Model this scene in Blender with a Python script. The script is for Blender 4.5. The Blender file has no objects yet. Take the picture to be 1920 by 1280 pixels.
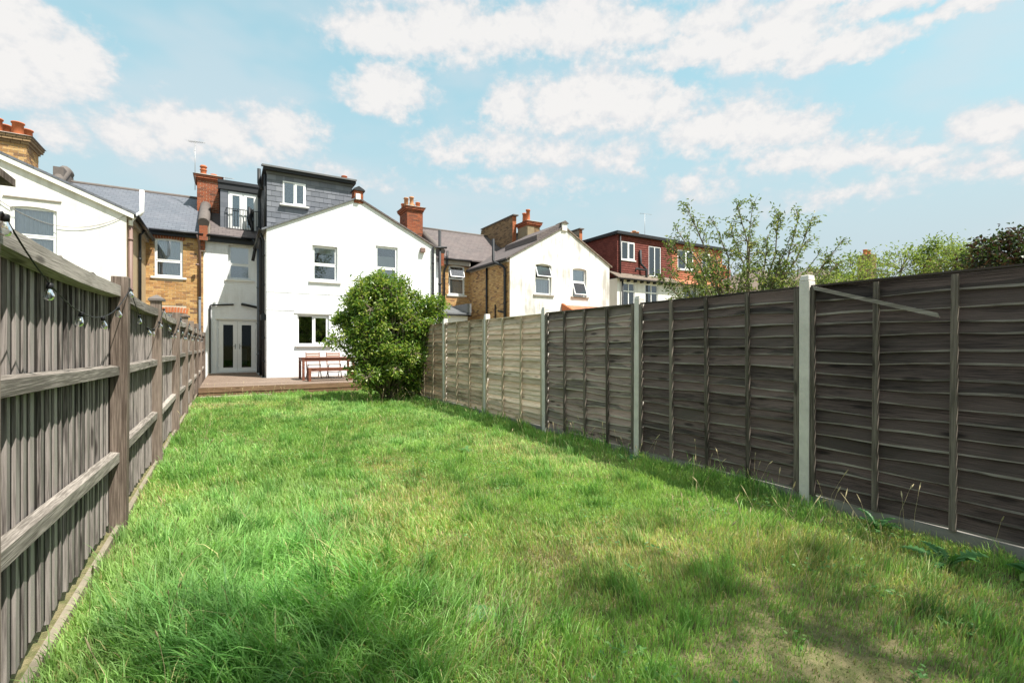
import bpy, math, random
import numpy as np
from mathutils import Vector, Matrix

random.seed(7)
RNG = np.random.default_rng(7)
scene = bpy.context.scene
COL = scene.collection
R = math.radians

# ------------------------------------------------------------------ camera
cam_d = bpy.data.cameras.new("camera")
cam_d.lens = 16.875
cam_d.sensor_width = 36.0
cam_d.shift_y = 7.5 / 1920
cam_d.clip_end = 3000
cam_d.clip_start = 0.05
cam = bpy.data.objects.new("camera", cam_d)
COL.objects.link(cam)
cam.location = (0, 0, 1.34)
cam.rotation_euler = (R(90), 0, R(-30.8))
scene.camera = cam

# ------------------------------------------------------------------ light
SUN = Vector((0.30, -0.50, 1.0)).normalized()
sun_d = bpy.data.lights.new("sun", 'SUN')
sun_d.energy = 4.2
sun_d.angle = R(0.53)
sun_d.color = (1.0, 0.95, 0.87)
sun = bpy.data.objects.new("sun", sun_d)
COL.objects.link(sun)
sun.rotation_euler = SUN.to_track_quat('Z', 'Y').to_euler()
sun.location = (6, -10, 20)

scene.view_settings.view_transform = 'Standard'
scene.view_settings.look = 'None'
scene.view_settings.exposure = 1.05
scene.view_settings.gamma = 1.0
scene.cycles.max_bounces = 6
scene.cycles.diffuse_bounces = 3
scene.cycles.glossy_bounces = 3
scene.cycles.transmission_bounces = 4
scene.cycles.transparent_max_bounces = 12
scene.cycles.caustics_reflective = False
scene.cycles.caustics_refractive = False

# ------------------------------------------------------------------ node helper
class N:
    def __init__(s, nt):
        s.nt = nt
    def new(s, t, ins=None, **kw):
        n = s.nt.nodes.new(t)
        for k, v in kw.items():
            setattr(n, k, v)
        for k, v in (ins or {}).items():
            s.put(n.inputs[k], v)
        return n
    def put(s, sock, v):
        if isinstance(v, bpy.types.NodeSocket):
            s.nt.links.new(v, sock)
        elif isinstance(v, bpy.types.Node):
            s.nt.links.new(v.outputs[0], sock)
        else:
            sock.default_value = v
    def m(s, op, a, b=0.0, c=0.0, clamp=False):
        n = s.nt.nodes.new('ShaderNodeMath')
        n.operation = op
        n.use_clamp = clamp
        s.put(n.inputs[0], a); s.put(n.inputs[1], b); s.put(n.inputs[2], c)
        return n.outputs[0]
    def vm(s, op, a, b=(0, 0, 0)):
        n = s.nt.nodes.new('ShaderNodeVectorMath')
        n.operation = op
        s.put(n.inputs[0], a); s.put(n.inputs[1], b)
        return n.outputs[0] if op not in ('LENGTH', 'DOT_PRODUCT') else n.outputs['Value']
    def mix(s, f, a, b, blend='MIX'):
        n = s.nt.nodes.new('ShaderNodeMix')
        n.data_type = 'RGBA'; n.blend_type = blend
        s.put(n.inputs['Factor'], f); s.put(n.inputs['A'], a); s.put(n.inputs['B'], b)
        return n.outputs['Result']
    def ramp(s, f, stops):
        n = s.nt.nodes.new('ShaderNodeValToRGB')
        cr = n.color_ramp
        while len(cr.elements) < len(stops):
            cr.elements.new(0.5)
        for e, (p, c) in zip(cr.elements, stops):
            e.position = p
            e.color = c if len(c) == 4 else (*c, 1)
        s.put(n.inputs[0], f)
        return n.outputs[0]
    def smooth(s, v, a, b):
        n = s.nt.nodes.new('ShaderNodeMapRange')
        n.interpolation_type = 'SMOOTHSTEP'
        s.put(n.inputs['Value'], v)
        n.inputs['From Min'].default_value = a
        n.inputs['From Max'].default_value = b
        return n.outputs[0]
    def noise(s, vec, scale, detail=3.0, rough=0.55, dims='3D'):
        n = s.nt.nodes.new('ShaderNodeTexNoise')
        n.noise_dimensions = dims
        if vec is not None:
            s.put(n.inputs['Vector'], vec)
        n.inputs['Scale'].default_value = scale
        n.inputs['Detail'].default_value = detail
        n.inputs['Roughness'].default_value = rough
        return n.outputs[0]

# ------------------------------------------------------------------ world: sky with fair-weather clouds
world = bpy.data.worlds.new("World")
scene.world = world
world.use_nodes = True
wn = N(world.node_tree)
world.node_tree.nodes.clear()
sky = wn.new('ShaderNodeTexSky', sky_type='NISHITA')
sky.sun_disc = False
sky.sun_elevation = math.asin(SUN.z)
sky.sun_rotation = math.atan2(SUN.x, SUN.y)
sky.air_density = 1.0
sky.dust_density = 1.6
sky.ozone_density = 1.0
tc = wn.new('ShaderNodeTexCoord')
dirv = wn.vm('NORMALIZE', tc.outputs['Generated'])
sep = wn.new('ShaderNodeSeparateXYZ', {0: dirv})
az = wn.m('ARCTAN2', sep.outputs[0], sep.outputs[1])
el = wn.m('ARCSINE', sep.outputs[2])
# the cloud field of the view goes on, mirrored, round the rest of the sky
azf = wn.m('SUBTRACT', wn.m('PINGPONG', wn.m('ADD', az, R(21)), R(100)), R(21))
elf = wn.m('PINGPONG', el, R(36.5))
pv = wn.new('ShaderNodeCombineXYZ', {0: azf, 1: elf, 2: 0.0}).outputs[0]
# wispy distortion so that outlines billow
dn = wn.new('ShaderNodeTexNoise')
wn.put(dn.inputs['Vector'], wn.vm('MULTIPLY', dirv, (1, 1, 1.6)))
dn.inputs['Scale'].default_value = 18.0
dn.inputs['Detail'].default_value = 4.0
dn.inputs['Roughness'].default_value = 0.6
dis = wn.vm('MULTIPLY', wn.vm('SUBTRACT', dn.outputs['Color'], (0.5, 0.5, 0.5)), (0.055, 0.05, 0.0))
pd = wn.vm('ADD', pv, dis)
CLOUDS = [(-15.8, 21.8, 2.0, 2.4, 1), (-13.6, 23.1, 2.3, 3.0, 1), (-11.1, 23.4, 2.3, 2.4, 1), (-15.7, 24.9, 2.7, 2.1, 1), (-7.6, 19.2, 2.9, 1.5, 0.9), (-4.2, 20.3, 3.5, 1.9, 0.9), 
          (-0.5, 20.8, 3.5, 1.5, 0.9), (5.3, 22.0, 3.9, 2.0, 0.85), (-12.9, 17.9, 2.5, 1.4, 0.6), (16.2, 27.1, 4.5, 2.0, 1), (15.9, 32.1, 5.9, 1.9, 1), (22.6, 33.1, 6.8, 2.4, 1), 
          (29.5, 32.9, 6.3, 1.8, 1), (31.8, 33.3, 6.0, 1.8, 0.95), (38.4, 33.5, 6.5, 2.2, 0.95), (44.8, 32.5, 5.7, 1.7, 0.95), (52.6, 29.8, 6.4, 1.1, 1), (59.4, 28.6, 6.3, 1.4, 1), 
          (65.3, 26.9, 5.1, 1.0, 1), (53.7, 32.0, 4.9, 1.7, 0.9), (60.8, 29.6, 4.3, 1.6, 1), (36.4, 26.5, 4.1, 2.3, 1), (40.9, 26.7, 4.4, 2.8, 1), (45.2, 25.9, 3.9, 2.1, 1), 
          (30.8, 26.3, 3.2, 1.9, 0.95), (48.7, 25.1, 3.5, 1.7, 0.9), (52.5, 22.7, 4.1, 1.8, 0.95), (56.9, 22.4, 4.2, 2.2, 0.95), (60.9, 21.3, 3.6, 1.6, 0.95), (60.8, 18.7, 4.8, 1.1, 0.8), 
          (65.8, 18.0, 4.7, 1.3, 0.8), (70.2, 16.8, 3.8, 0.9, 0.8), (75.8, 17.8, 3.0, 1.4, 1), (43.3, 20.7, 3.9, 1.6, 0.65), (24.0, 22.0, 5.0, 1.5, 0.65), (29.5, 22.4, 5.6, 1.8, 0.65), 
          (35.1, 22.0, 5.1, 1.4, 0.65), (63.5, 31.1, 5.9, 0.7, 0.9), (69.5, 29.4, 5.6, 0.8, 0.9), (74.6, 27.3, 4.3, 0.6, 0.9), (52.1, 17.2, 4.1, 1.4, 0.5), (72.0, 15.4, 2.3, 0.8, 0.65), 
          (74.5, 15.0, 2.4, 0.9, 0.65), (76.8, 14.3, 2.0, 0.7, 0.65), (2.7, 19.3, 4.5, 1.2, 0.55), (11.2, 18.4, 6.8, 1.1, 0.4), (33.3, 18.6, 10.7, 1.2, 0.4), (66.2, 14.5, 8.5, 1.1, 0.5)]
acc = None
tops = None
for (a, e, ra, re, op) in CLOUDS:
    q = wn.vm('DIVIDE', wn.vm('SUBTRACT', pd, (R(a), R(e), 0)), (R(ra) * 1.5, R(re) * 1.8, 1))
    f = wn.m('MULTIPLY', wn.m('SUBTRACT', 1.0, wn.vm('LENGTH', q)), op)
    acc = f if acc is None else wn.m('SMOOTH_MAX', acc, f, 0.12)
fb = wn.noise(wn.vm('MULTIPLY', dirv, (1, 1, 1.25)), 30.0, 5.0, 0.60)
fb2 = wn.noise(wn.vm('MULTIPLY', dirv, (1, 1, 2.2)), 5.0, 3.0, 0.5)
dens = wn.m('ADD', acc, wn.m('MULTIPLY', wn.m('SUBTRACT', fb, 0.52), 1.05))
mask = wn.m('MULTIPLY', wn.smooth(dens, 0.02, 0.50), 0.95)
veil = wn.m('MULTIPLY', wn.smooth(fb2, 0.40, 0.68), 0.45)
hz = wn.m('SUBTRACT', 1.0, wn.smooth(sep.outputs[2], 0.08, 0.56))
# colours of sky light before the strength factor
base = wn.mix(0.55, wn.mix(1.0, sky, (1.30, 1.56, 1.10, 1), 'MULTIPLY'), (1.75, 2.85, 3.3, 1))
base = wn.mix(wn.m('MULTIPLY', hz, 0.95), base, (2.5, 2.9, 3.15, 1))
fbu = wn.noise(wn.vm('ADD', wn.vm('MULTIPLY', dirv, (1, 1, 1.25)), (0.0, 0.0, 0.012)), 30.0, 5.0, 0.60)
relief = wn.m('MULTIPLY', wn.m('SUBTRACT', fb, fbu), 0.9)
cloudc = wn.ramp(wn.m('ADD', wn.m('ADD', dens, relief), 0.08), [(0.0, (0.74, 0.80, 0.87)), (0.4, (0.87, 0.875, 0.89)), (0.75, (1.0, 0.975, 0.955))])
cloudc = wn.mix(1.0, cloudc, (3.95, 3.95, 3.95, 1), 'MULTIPLY')
skyc = wn.mix(veil, base, (3.0, 3.25, 3.45, 1))
skyc = wn.mix(mask, skyc, cloudc)
bg = wn.new('ShaderNodeBackground', {'Color': skyc, 'Strength': 0.114})
wo = wn.new('ShaderNodeOutputWorld', {'Surface': bg})

# ------------------------------------------------------------------ geometry helpers
BASE = {}      # world position of each object's origin

def tag(o, label=None, cat=None, group=None, kind=None):
    if label: o['label'] = label
    if cat: o['category'] = cat
    if group: o['group'] = group
    if kind: o['kind'] = kind
    return o

def thing(name, loc, label, cat, group=None):
    o = bpy.data.objects.new(name, None)
    COL.objects.link(o)
    o.location = loc
    o.empty_display_size = 0.2
    BASE[o.name] = Vector(loc)
    return tag(o, label, cat, group)

def link_mesh(name, me, mat, parent=None, loc=None):
    """loc: world position of the object's origin (default: the parent's origin)"""
    o = bpy.data.objects.new(name, me)
    COL.objects.link(o)
    if mat is not None and not me.materials:
        me.materials.append(mat)
    pb = BASE[parent.name] if parent else Vector((0, 0, 0))
    w = Vector(loc) if loc is not None else pb
    o.location = w - pb
    o.parent = parent
    BASE[o.name] = w
    return o

class MB:
    def __init__(s):
        s.v = []; s.f = []; s.sm = []
    def quad(s, a, b, c, d, smooth=False):
        i = len(s.v); s.v += [a, b, c, d]; s.f.append((i, i + 1, i + 2, i + 3)); s.sm.append(smooth)
    def poly(s, pts):
        i = len(s.v); s.v += list(pts); s.f.append(tuple(range(i, i + len(pts)))); s.sm.append(False)
    def box(s, x0, x1, y0, y1, z0, z1):
        s.hexa([(x0, y0, z0), (x1, y0, z0), (x1, y1, z0), (x0, y1, z0), (x0, y0, z1), (x1, y0, z1), (x1, y1, z1), (x0, y1, z1)])
    def hexa(s, p):
        i = len(s.v); s.v += p
        for q in ((0, 3, 2, 1), (4, 5, 6, 7), (0, 1, 5, 4), (1, 2, 6, 5), (2, 3, 7, 6), (3, 0, 4, 7)):
            s.f.append(tuple(i + k for k in q)); s.sm.append(False)
    def slab(s, c4, dz):
        """c4: top corners (counter-clockwise seen from above); thickness dz downwards"""
        lo = [(x, y, z - dz) for x, y, z in c4]
        s.hexa(lo + list(c4))
    def prism(s, pts, vec):
        """pts polygon, extruded by vec"""
        n = len(pts); i = len(s.v)
        s.v += [tuple(p) for p in pts] + [(p[0] + vec[0], p[1] + vec[1], p[2] + vec[2]) for p in pts]
        s.f.append(tuple(i + k for k in range(n))); s.sm.append(False)
        s.f.append(tuple(i + n + k for k in reversed(range(n)))); s.sm.append(False)
        for k in range(n):
            k2 = (k + 1) % n
            s.f.append((i + k2, i + k, i + n + k, i + n + k2)); s.sm.append(False)
    def tube(s, pts, rad, seg=8, caps=True):
        """rad: number or list"""
        pts = [Vector(p) for p in pts]
        n = len(pts)
        rs = [rad] * n if not hasattr(rad, '__len__') else rad
        rings = []
        up = None
        for k in range(n):
            t = (pts[min(k + 1, n - 1)] - pts[max(k - 1, 0)]).normalized()
            if up is None:
                up = Vector((0, 0, 1)) if abs(t.z) < 0.9 else Vector((1, 0, 0))
            a = t.cross(up)
            if a.length < 1e-4:
                a = t.cross(Vector((0.3, 1, 0.2)))
            a.normalize()
            b = a.cross(t).normalized()
            up = b
            i = len(s.v)
            for q in range(seg):
                an = 2 * math.pi * q / seg
                s.v.append(tuple(pts[k] + (a * math.cos(an) + b * math.sin(an)) * rs[k]))
            rings.append(i)
        for k in range(n - 1):
            for q in range(seg):
                q2 = (q + 1) % seg
                s.f.append((rings[k] + q, rings[k] + q2, rings[k + 1] + q2, rings[k + 1] + q)); s.sm.append(True)
        if caps:
            s.f.append(tuple(rings[0] + q for q in reversed(range(seg)))); s.sm.append(False)
            s.f.append(tuple(rings[-1] + q for q in range(seg))); s.sm.append(False)
    def lathe(s, c, prof, seg=14):
        """prof: [(r, z)] about vertical axis at c"""
        rings = []
        for r, z in prof:
            i = len(s.v)
            for q in range(seg):
                an = 2 * math.pi * q / seg
                s.v.append((c[0] + r * math.cos(an), c[1] + r * math.sin(an), c[2] + z))
            rings.append(i)
        for k in range(len(prof) - 1):
            for q in range(seg):
                q2 = (q + 1) % seg
                s.f.append((rings[k] + q, rings[k] + q2, rings[k + 1] + q2, rings[k + 1] + q)); s.sm.append(True)
    def mesh(s, name, org=(0, 0, 0)):
        me = bpy.data.meshes.new(name)
        ox, oy, oz = org
        me.from_pydata([(x - ox, y - oy, z - oz) for x, y, z in s.v], [], s.f)
        me.polygons.foreach_set('use_smooth', s.sm)
        me.update()
        return me
    def build(s, name, mat, parent=None, loc=None, bevel=0.0):
        org = Vector(loc) if loc is not None else (BASE[parent.name] if parent else Vector((0, 0, 0)))
        o = link_mesh(name, s.mesh(name, org), mat, parent, org)
        if bevel:
            b = o.modifiers.new('bevel', 'BEVEL'); b.width = bevel; b.segments = 2; b.limit_method = 'ANGLE'
        return o

def np_mesh(name, verts, quads=None, tris=None, smooth=False):
    me = bpy.data.meshes.new(name)
    me.vertices.add(len(verts))
    me.vertices.foreach_set('co', np.asarray(verts, np.float32).ravel())
    idx = []; tot = []
    if quads is not None and len(quads):
        idx.append(quads.ravel()); tot.append(np.full(len(quads), 4))
    if tris is not None and len(tris):
        idx.append(tris.ravel()); tot.append(np.full(len(tris), 3))
    idx = np.concatenate(idx).astype(np.int32); tot = np.concatenate(tot).astype(np.int32)
    start = np.concatenate([[0], np.cumsum(tot)[:-1]]).astype(np.int32)
    me.loops.add(len(idx)); me.loops.foreach_set('vertex_index', idx)
    me.polygons.add(len(tot)); me.polygons.foreach_set('loop_start', start); me.polygons.foreach_set('loop_total', tot)
    me.polygons.foreach_set('use_smooth', np.full(len(tot), smooth))
    me.update(calc_edges=True)
    return me

def vnoise(x, y, sc, seed):
    """smooth value noise in 0..1"""
    r = np.random.default_rng(seed)
    T = r.random((64, 64))
    u = x * sc + 1000; v = y * sc + 1000
    i = np.floor(u).astype(int); j = np.floor(v).astype(int)
    a = u - i; b = v - j
    a = a * a * (3 - 2 * a); b = b * b * (3 - 2 * b)
    i %= 64; j %= 64; i2 = (i + 1) % 64; j2 = (j + 1) % 64
    return (T[i, j] * (1 - a) + T[i2, j] * a) * (1 - b) + (T[i, j2] * (1 - a) + T[i2, j2] * a) * b

# ------------------------------------------------------------------ materials
MATS = {}
def material(name):
    m = bpy.data.materials.new(name)
    m.use_nodes = True
    nt = m.node_tree
    nt.nodes.clear()
    n = N(nt)
    out = n.new('ShaderNodeOutputMaterial')
    MATS[name] = m
    return m, n, out

def principled(n, out, col, rough=0.7, spec=0.3, bump=None, bstr=0.3, bdist=0.01, **kw):
    p = n.new('ShaderNodeBsdfPrincipled')
    n.put(p.inputs['Base Color'], col)
    n.put(p.inputs['Roughness'], rough)
    p.inputs['Specular IOR Level'].default_value = spec
    for k, v in kw.items():
        n.put(p.inputs[k], v)
    if bump is not None:
        b = n.new('ShaderNodeBump', {'Height': bump, 'Strength': bstr, 'Distance': bdist})
        n.put(p.inputs['Normal'], b.outputs[0])
    n.put(out.inputs[0], p.outputs[0])
    return p

def wcoord(n):
    g = n.new('ShaderNodeNewGeometry')
    return g.outputs['Position']

def rnd(n):
    """one random number for each object and each loose island"""
    oi = n.new('ShaderNodeObjectInfo'); g = n.new('ShaderNodeNewGeometry')
    return n.m('FRACT', n.m('ADD', oi.outputs['Random'], g.outputs['Random Per Island']))

def m_plain(name, col, rough=0.6, spec=0.3, var=0.12, scale=6.0, bstr=0.15, metallic=0.0):
    m, n, out = material(name)
    w = wcoord(n)
    nz = n.noise(w, scale, 4, 0.6)
    c = n.mix(nz, tuple(x * (1 - var) for x in col) + (1,), tuple(min(1, x * (1 + var)) for x in col) + (1,))
    principled(n, out, c, rough, spec, n.noise(w, scale * 8, 3), bstr, 0.004, Metallic=metallic)
    return m

def m_wallpaint(name, col, brick, stain=0.12, bstr=0.5):
    m, n, out = material(name)
    w = wcoord(n)
    s = n.new('ShaderNodeSeparateXYZ', {0: w})
    uv = n.new('ShaderNodeCombineXYZ', {0: n.m('ADD', s.outputs[0], s.outputs[1]), 1: s.outputs[2], 2: 0.0}).outputs[0]
    big = n.noise(w, 0.9, 4, 0.6)
    streak = n.noise(n.vm('MULTIPLY', w, (3.0, 3.0, 0.35)), 1.6, 4, 0.65)
    k = n.m('MULTIPLY', n.smooth(n.m('MULTIPLY', big, streak), 0.2, 0.42), stain)
    dirt = tuple(x * y for x, y in zip(col, (0.50, 0.48, 0.44)))
    c = n.mix(k, (*col, 1), (*dirt, 1))
    h = n.noise(w, 60, 3, 0.6)
    if brick:
        bt = n.new('ShaderNodeTexBrick')
        n.put(bt.inputs['Vector'], uv)
        for kk, v in (('Scale', 1.0), ('Mortar Size', 0.009), ('Mortar Smooth', 0.6), ('Brick Width', 0.225), ('Row Height', 0.075)):
            bt.inputs[kk].default_value = v
        h = n.m('ADD', n.m('MULTIPLY', h, 0.35), n.m('MULTIPLY', n.m('SUBTRACT', 1.0, bt.outputs['Fac']), 0.8))
    principled(n, out, c, 0.75, 0.25, h, bstr, 0.006)
    return m

def m_brick(name, stops, rough=0.85):
    m, n, out = material(name)
    w = wcoord(n)
    c = n.ramp(rnd(n), stops)
    c = n.mix(n.m('MULTIPLY', n.smooth(n.noise(w, 18, 4, 0.7), 0.45, 0.75), 0.45), c, (0.10, 0.075, 0.05, 1))
    big = n.noise(w, 1.3, 3)
    c = n.mix(n.m('MULTIPLY', n.smooth(big, 0.5, 0.8), 0.3), c, (0.08, 0.065, 0.05, 1))
    principled(n, out, c, rough, 0.2, n.noise(w, 90, 4, 0.7), 0.5, 0.004)
    return m

def m_wood(name, dark, light, axis, mossy=0.0, rough=0.8, patch=0.5, tint=None):
    """weathered timber; axis = direction of the grain"""
    m, n, out = material(name)
    oi = n.new('ShaderNodeObjectInfo')
    off = n.vm('MULTIPLY', n.new('ShaderNodeCombineXYZ', {0: oi.outputs['Random'], 1: oi.outputs['Random'], 2: oi.outputs['Random']}).outputs[0], (37.0, 53.0, 71.0))
    w = n.vm('ADD', wcoord(n), off)
    sc = {'x': (2.6, 52, 52), 'y': (52, 2.6, 52), 'z': (52, 52, 2.6)}[axis]
    sc2 = {'x': (1.2, 9, 9), 'y': (9, 1.2, 9), 'z': (9, 9, 1.2)}[axis]
    sc3 = {'x': (5, 190, 190), 'y': (190, 5, 190), 'z': (190, 190, 5)}[axis]
    g = n.noise(n.vm('MULTIPLY', w, sc), 1.0, 5, 0.65)
    p = n.noise(n.vm('MULTIPLY', w, sc2), 1.0, 4, 0.6)
    fine = n.noise(n.vm('MULTIPLY', w, sc3), 1.0, 3, 0.6)
    f = n.m('ADD', n.m('MULTIPLY', g, 0.45), n.m('MULTIPLY', p, patch))
    f = n.m('ADD', f, n.m('MULTIPLY', n.m('SUBTRACT', fine, 0.5), 0.8))
    f = n.m('ADD', f, n.m('MULTIPLY', n.m('SUBTRACT', oi.outputs['Random'], 0.5), 0.22))
    c = n.mix(n.smooth(f, 0.25, 0.72), (*dark, 1), (*light, 1))
    # knots
    vo = n.new('ShaderNodeTexVoronoi', {'Vector': n.vm('MULTIPLY', w, {'x': (2.2, 9, 9), 'y': (9, 2.2, 9), 'z': (9, 9, 2.2)}[axis])})
    vo.inputs['Scale'].default_value = 1.0
    kn = n.m('SUBTRACT', 1.0, n.smooth(vo.outputs['Distance'], 0.08, 0.2))
    c = n.mix(n.m('MULTIPLY', kn, 0.75), c, (dark[0] * 0.45, dark[1] * 0.42, dark[2] * 0.4, 1))
    if tint:
        c = n.mix(n.m('MULTIPLY', n.smooth(n.noise(w, 1.7, 3), 0.45, 0.7), 0.6), c, (*tint, 1))
    if mossy:
        ms = n.smooth(n.noise(wcoord(n), 3.2, 4, 0.65), 0.5, 0.72)
        c = n.mix(n.m('MULTIPLY', ms, mossy), c, (0.075, 0.085, 0.035, 1))
    principled(n, out, c, rough, 0.2, n.m('ADD', g, n.m('MULTIPLY', fine, 0.6)), 0.6, 0.004)
    return m

def m_glass(name, tint=(0.75, 0.82, 0.86), refl=0.2):
    m, n, out = material(name)
    fr = n.new('ShaderNodeFresnel', {'IOR': 1.5})
    f = n.m('ADD', n.m('MULTIPLY', fr.outputs[0], 1.0), refl, clamp=True)
    t = n.new('ShaderNodeBsdfTransparent', {'Color': (*tint, 1)})
    g = n.new('ShaderNodeBsdfGlossy', {'Color': (0.95, 0.97, 1, 1), 'Roughness': 0.015})
    mx = n.new('ShaderNodeMixShader', {0: f, 1: t.outputs[0], 2: g.outputs[0]})
    n.put(out.inputs[0], mx.outputs[0])
    return m

def m_leaf(name, stops, trans=0.35, rough=0.45):
    m, n, out = material(name)
    g = n.new('ShaderNodeNewGeometry')
    oi = n.new('ShaderNodeObjectInfo')
    r = n.m('FRACT', n.m('ADD', g.outputs['Random Per Island'], oi.outputs['Random']))
    big = n.noise(g.outputs['Position'], 2.2, 2)
    c = n.ramp(n.m('ADD', n.m('MULTIPLY', r, 0.75), n.m('MULTIPLY', n.smooth(big, 0.3, 0.7), 0.25)), stops)
    p = n.new('ShaderNodeBsdfPrincipled', {'Base Color': c, 'Roughness': rough})
    p.inputs['Specular IOR Level'].default_value = 0.35
    t = n.new('ShaderNodeBsdfTranslucent', {'Color': n.mix(1.0, c, (1.5, 1.55, 0.7, 1), 'MULTIPLY')})
    mx = n.new('ShaderNodeMixShader', {0: trans, 1: p.outputs[0], 2: t.outputs[0]})
    n.put(out.inputs[0], mx.outputs[0])
    return m

def m_roof(name, a, b, row, wid, rough=0.75, spec=0.3, bstr=0.6, lich=0.0):
    """slated or tiled pitch too far away to tell pieces apart: rows along the eaves"""
    m, n, out = material(name)
    w = wcoord(n)
    s = n.new('ShaderNodeSeparateXYZ', {0: w})
    uv = n.new('ShaderNodeCombineXYZ', {0: s.outputs[0], 1: n.m('MULTIPLY', s.outputs[2], 1.0), 2: 0.0}).outputs[0]
    bt = n.new('ShaderNodeTexBrick')
    n.put(bt.inputs['Vector'], uv)
    bt.inputs['Color1'].default_value = (*a, 1); bt.inputs['Color2'].default_value = (*b, 1)
    bt.inputs['Mortar'].default_value = (a[0] * .45, a[1] * .45, a[2] * .45, 1)
    for kk, v in (('Scale', 1.0), ('Mortar Size', 0.006), ('Mortar Smooth', 0.3), ('Brick Width', wid), ('Row Height', row), ('Bias', 0.0)):
        bt.inputs[kk].default_value = v
    c = n.mix(n.m('MULTIPLY', n.smooth(n.noise(w, 1.2, 4), 0.4, 0.7), 0.35), bt.outputs[0], (a[0] * 1.4, a[1] * 1.3, a[2] * 1.25, 1))
    if lich:
        c = n.mix(n.m('MULTIPLY', n.smooth(n.noise(w, 5, 4, .7), 0.55, 0.75), lich), c, (0.28, 0.26, 0.2, 1))
    principled(n, out, c, rough, spec, n.m('SUBTRACT', 1.0, bt.outputs['Fac']), bstr, 0.01)
    return m

M_white = m_wallpaint('white_painted_brick', (0.83, 0.85, 0.88), True, 0.3, 0.8)
M_render = m_wallpaint('white_render', (0.78, 0.77, 0.755), False, 0.4, 0.3)
M_render2 = m_wallpaint('weathered_white_render', (0.76, 0.75, 0.735), False, 0.85, 0.6)
M_tan = m_wallpaint('tan_render', (0.52, 0.41, 0.26), False, 0.3, 0.3)
M_cream = m_wallpaint('cream_render', (0.68, 0.64, 0.57), False, 0.25, 0.3)
M_ybrick = m_brick('yellow_stock_brick', [(0.0, (0.36, 0.20, 0.085)), (0.25, (0.50, 0.30, 0.125)), (0.55, (0.60, 0.39, 0.17)), (0.8, (0.50, 0.27, 0.11)), (0.93, (0.30, 0.17, 0.09)), (1.0, (0.18, 0.11, 0.07))])
M_dbrick = m_brick('sooty_stock_brick', [(0.0, (0.24, 0.15, 0.08)), (0.4, (0.33, 0.22, 0.12)), (0.75, (0.24, 0.15, 0.085)), (1.0, (0.12, 0.08, 0.05))])
M_rbrick = m_brick('red_brick', [(0.0, (0.26, 0.075, 0.04)), (0.5, (0.36, 0.115, 0.055)), (0.85, (0.27, 0.09, 0.05)), (1.0, (0.14, 0.06, 0.04))])
M_obrick = m_brick('orange_red_brick', [(0.0, (0.44, 0.14, 0.06)), (0.6, (0.52, 0.18, 0.08)), (1.0, (0.36, 0.11, 0.05))])
M_mortar = m_plain('lime_mortar', (0.56, 0.50, 0.40), 0.9, 0.1, 0.2, 14)
M_mortar_d = m_plain('grey_mortar', (0.30, 0.25, 0.20), 0.9, 0.1, 0.2, 14)
M_terra = m_plain('terracotta', (0.47, 0.145, 0.065), 0.8, 0.2, 0.3, 9)
M_terra_pale = m_plain('pale_terracotta', (0.50, 0.25, 0.13), 0.8, 0.2, 0.3, 9)
M_slate = m_roof('blue_grey_slate_roof', (0.115, 0.125, 0.15), (0.145, 0.155, 0.18), 0.115, 0.25, 0.55, 0.4)
M_slate_br = m_roof('old_brown_slate_roof', (0.115, 0.095, 0.095), (0.15, 0.125, 0.12), 0.115, 0.25, 0.7, 0.3, lich=0.15)
M_tile_br = m_roof('brown_tile_roof', (0.17, 0.135, 0.11), (0.23, 0.185, 0.15), 0.1, 0.17, 0.85, 0.2, lich=0.3)
M_tile_or = m_roof('terracotta_tile_roof', (0.40, 0.15, 0.085), (0.48, 0.21, 0.12), 0.1, 0.17, 0.85, 0.2, lich=0.2)
M_lead = m_plain('lead_grey', (0.13, 0.135, 0.14), 0.6, 0.4, 0.25, 5)
M_cement = m_plain('cement_flaunching', (0.33, 0.30, 0.26), 0.9, 0.1, 0.25, 8, 0.5)
M_coping = m_plain('dark_stone_coping', (0.15, 0.13, 0.12), 0.9, 0.15, 0.35, 7, 0.5)
M_upvc = m_plain('white_upvc', (0.82, 0.83, 0.84), 0.35, 0.45, 0.03, 3, 0.02)
M_sill = m_plain('painted_sill', (0.78, 0.77, 0.74), 0.6, 0.3, 0.1, 5, 0.2)
M_black = m_plain('black_plastic', (0.014, 0.015, 0.018), 0.45, 0.4, 0.3, 5)
M_bluegrey = m_plain('blue_grey_paint', (0.10, 0.12, 0.15), 0.5, 0.4, 0.2, 5)
M_brownp = m_plain('brown_plastic', (0.21, 0.135, 0.115), 0.5, 0.35, 0.15, 5)
M_darktrim = m_plain('dark_trim', (0.022, 0.024, 0.028), 0.55, 0.35, 0.3, 5)
M_glass = m_glass('window_glass', (0.94, 0.96, 0.97), 0.13)
M_glass_d = m_glass('door_glass', (0.8, 0.84, 0.84), -0.028)
M_bulb = m_glass('bulb_glass', (0.93, 0.95, 0.96), 0.06)
M_room = m_plain('dim_room', (0.055, 0.053, 0.052), 0.9, 0.1, 0.2, 2)
M_curtain = m_plain('net_curtain', (0.74, 0.75, 0.78), 0.9, 0.1, 0.1, 12)
M_blind = m_plain('roller_blind', (0.62, 0.60, 0.54), 0.9, 0.1, 0.06, 3)
M_iron = m_plain('black_iron', (0.012, 0.012, 0.014), 0.4, 0.5, 0.2, 9)
M_metal = m_plain('aerial_metal', (0.35, 0.35, 0.35), 0.45, 0.5, 0.1, 9, 0.05, 0.6)
M_concrete = m_plain('pale_concrete', (0.66, 0.615, 0.565), 0.9, 0.15, 0.3, 9, 0.9)
M_edging = m_plain('sandy_edging', (0.25, 0.215, 0.165), 0.95, 0.1, 0.45, 11, 0.9)
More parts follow.
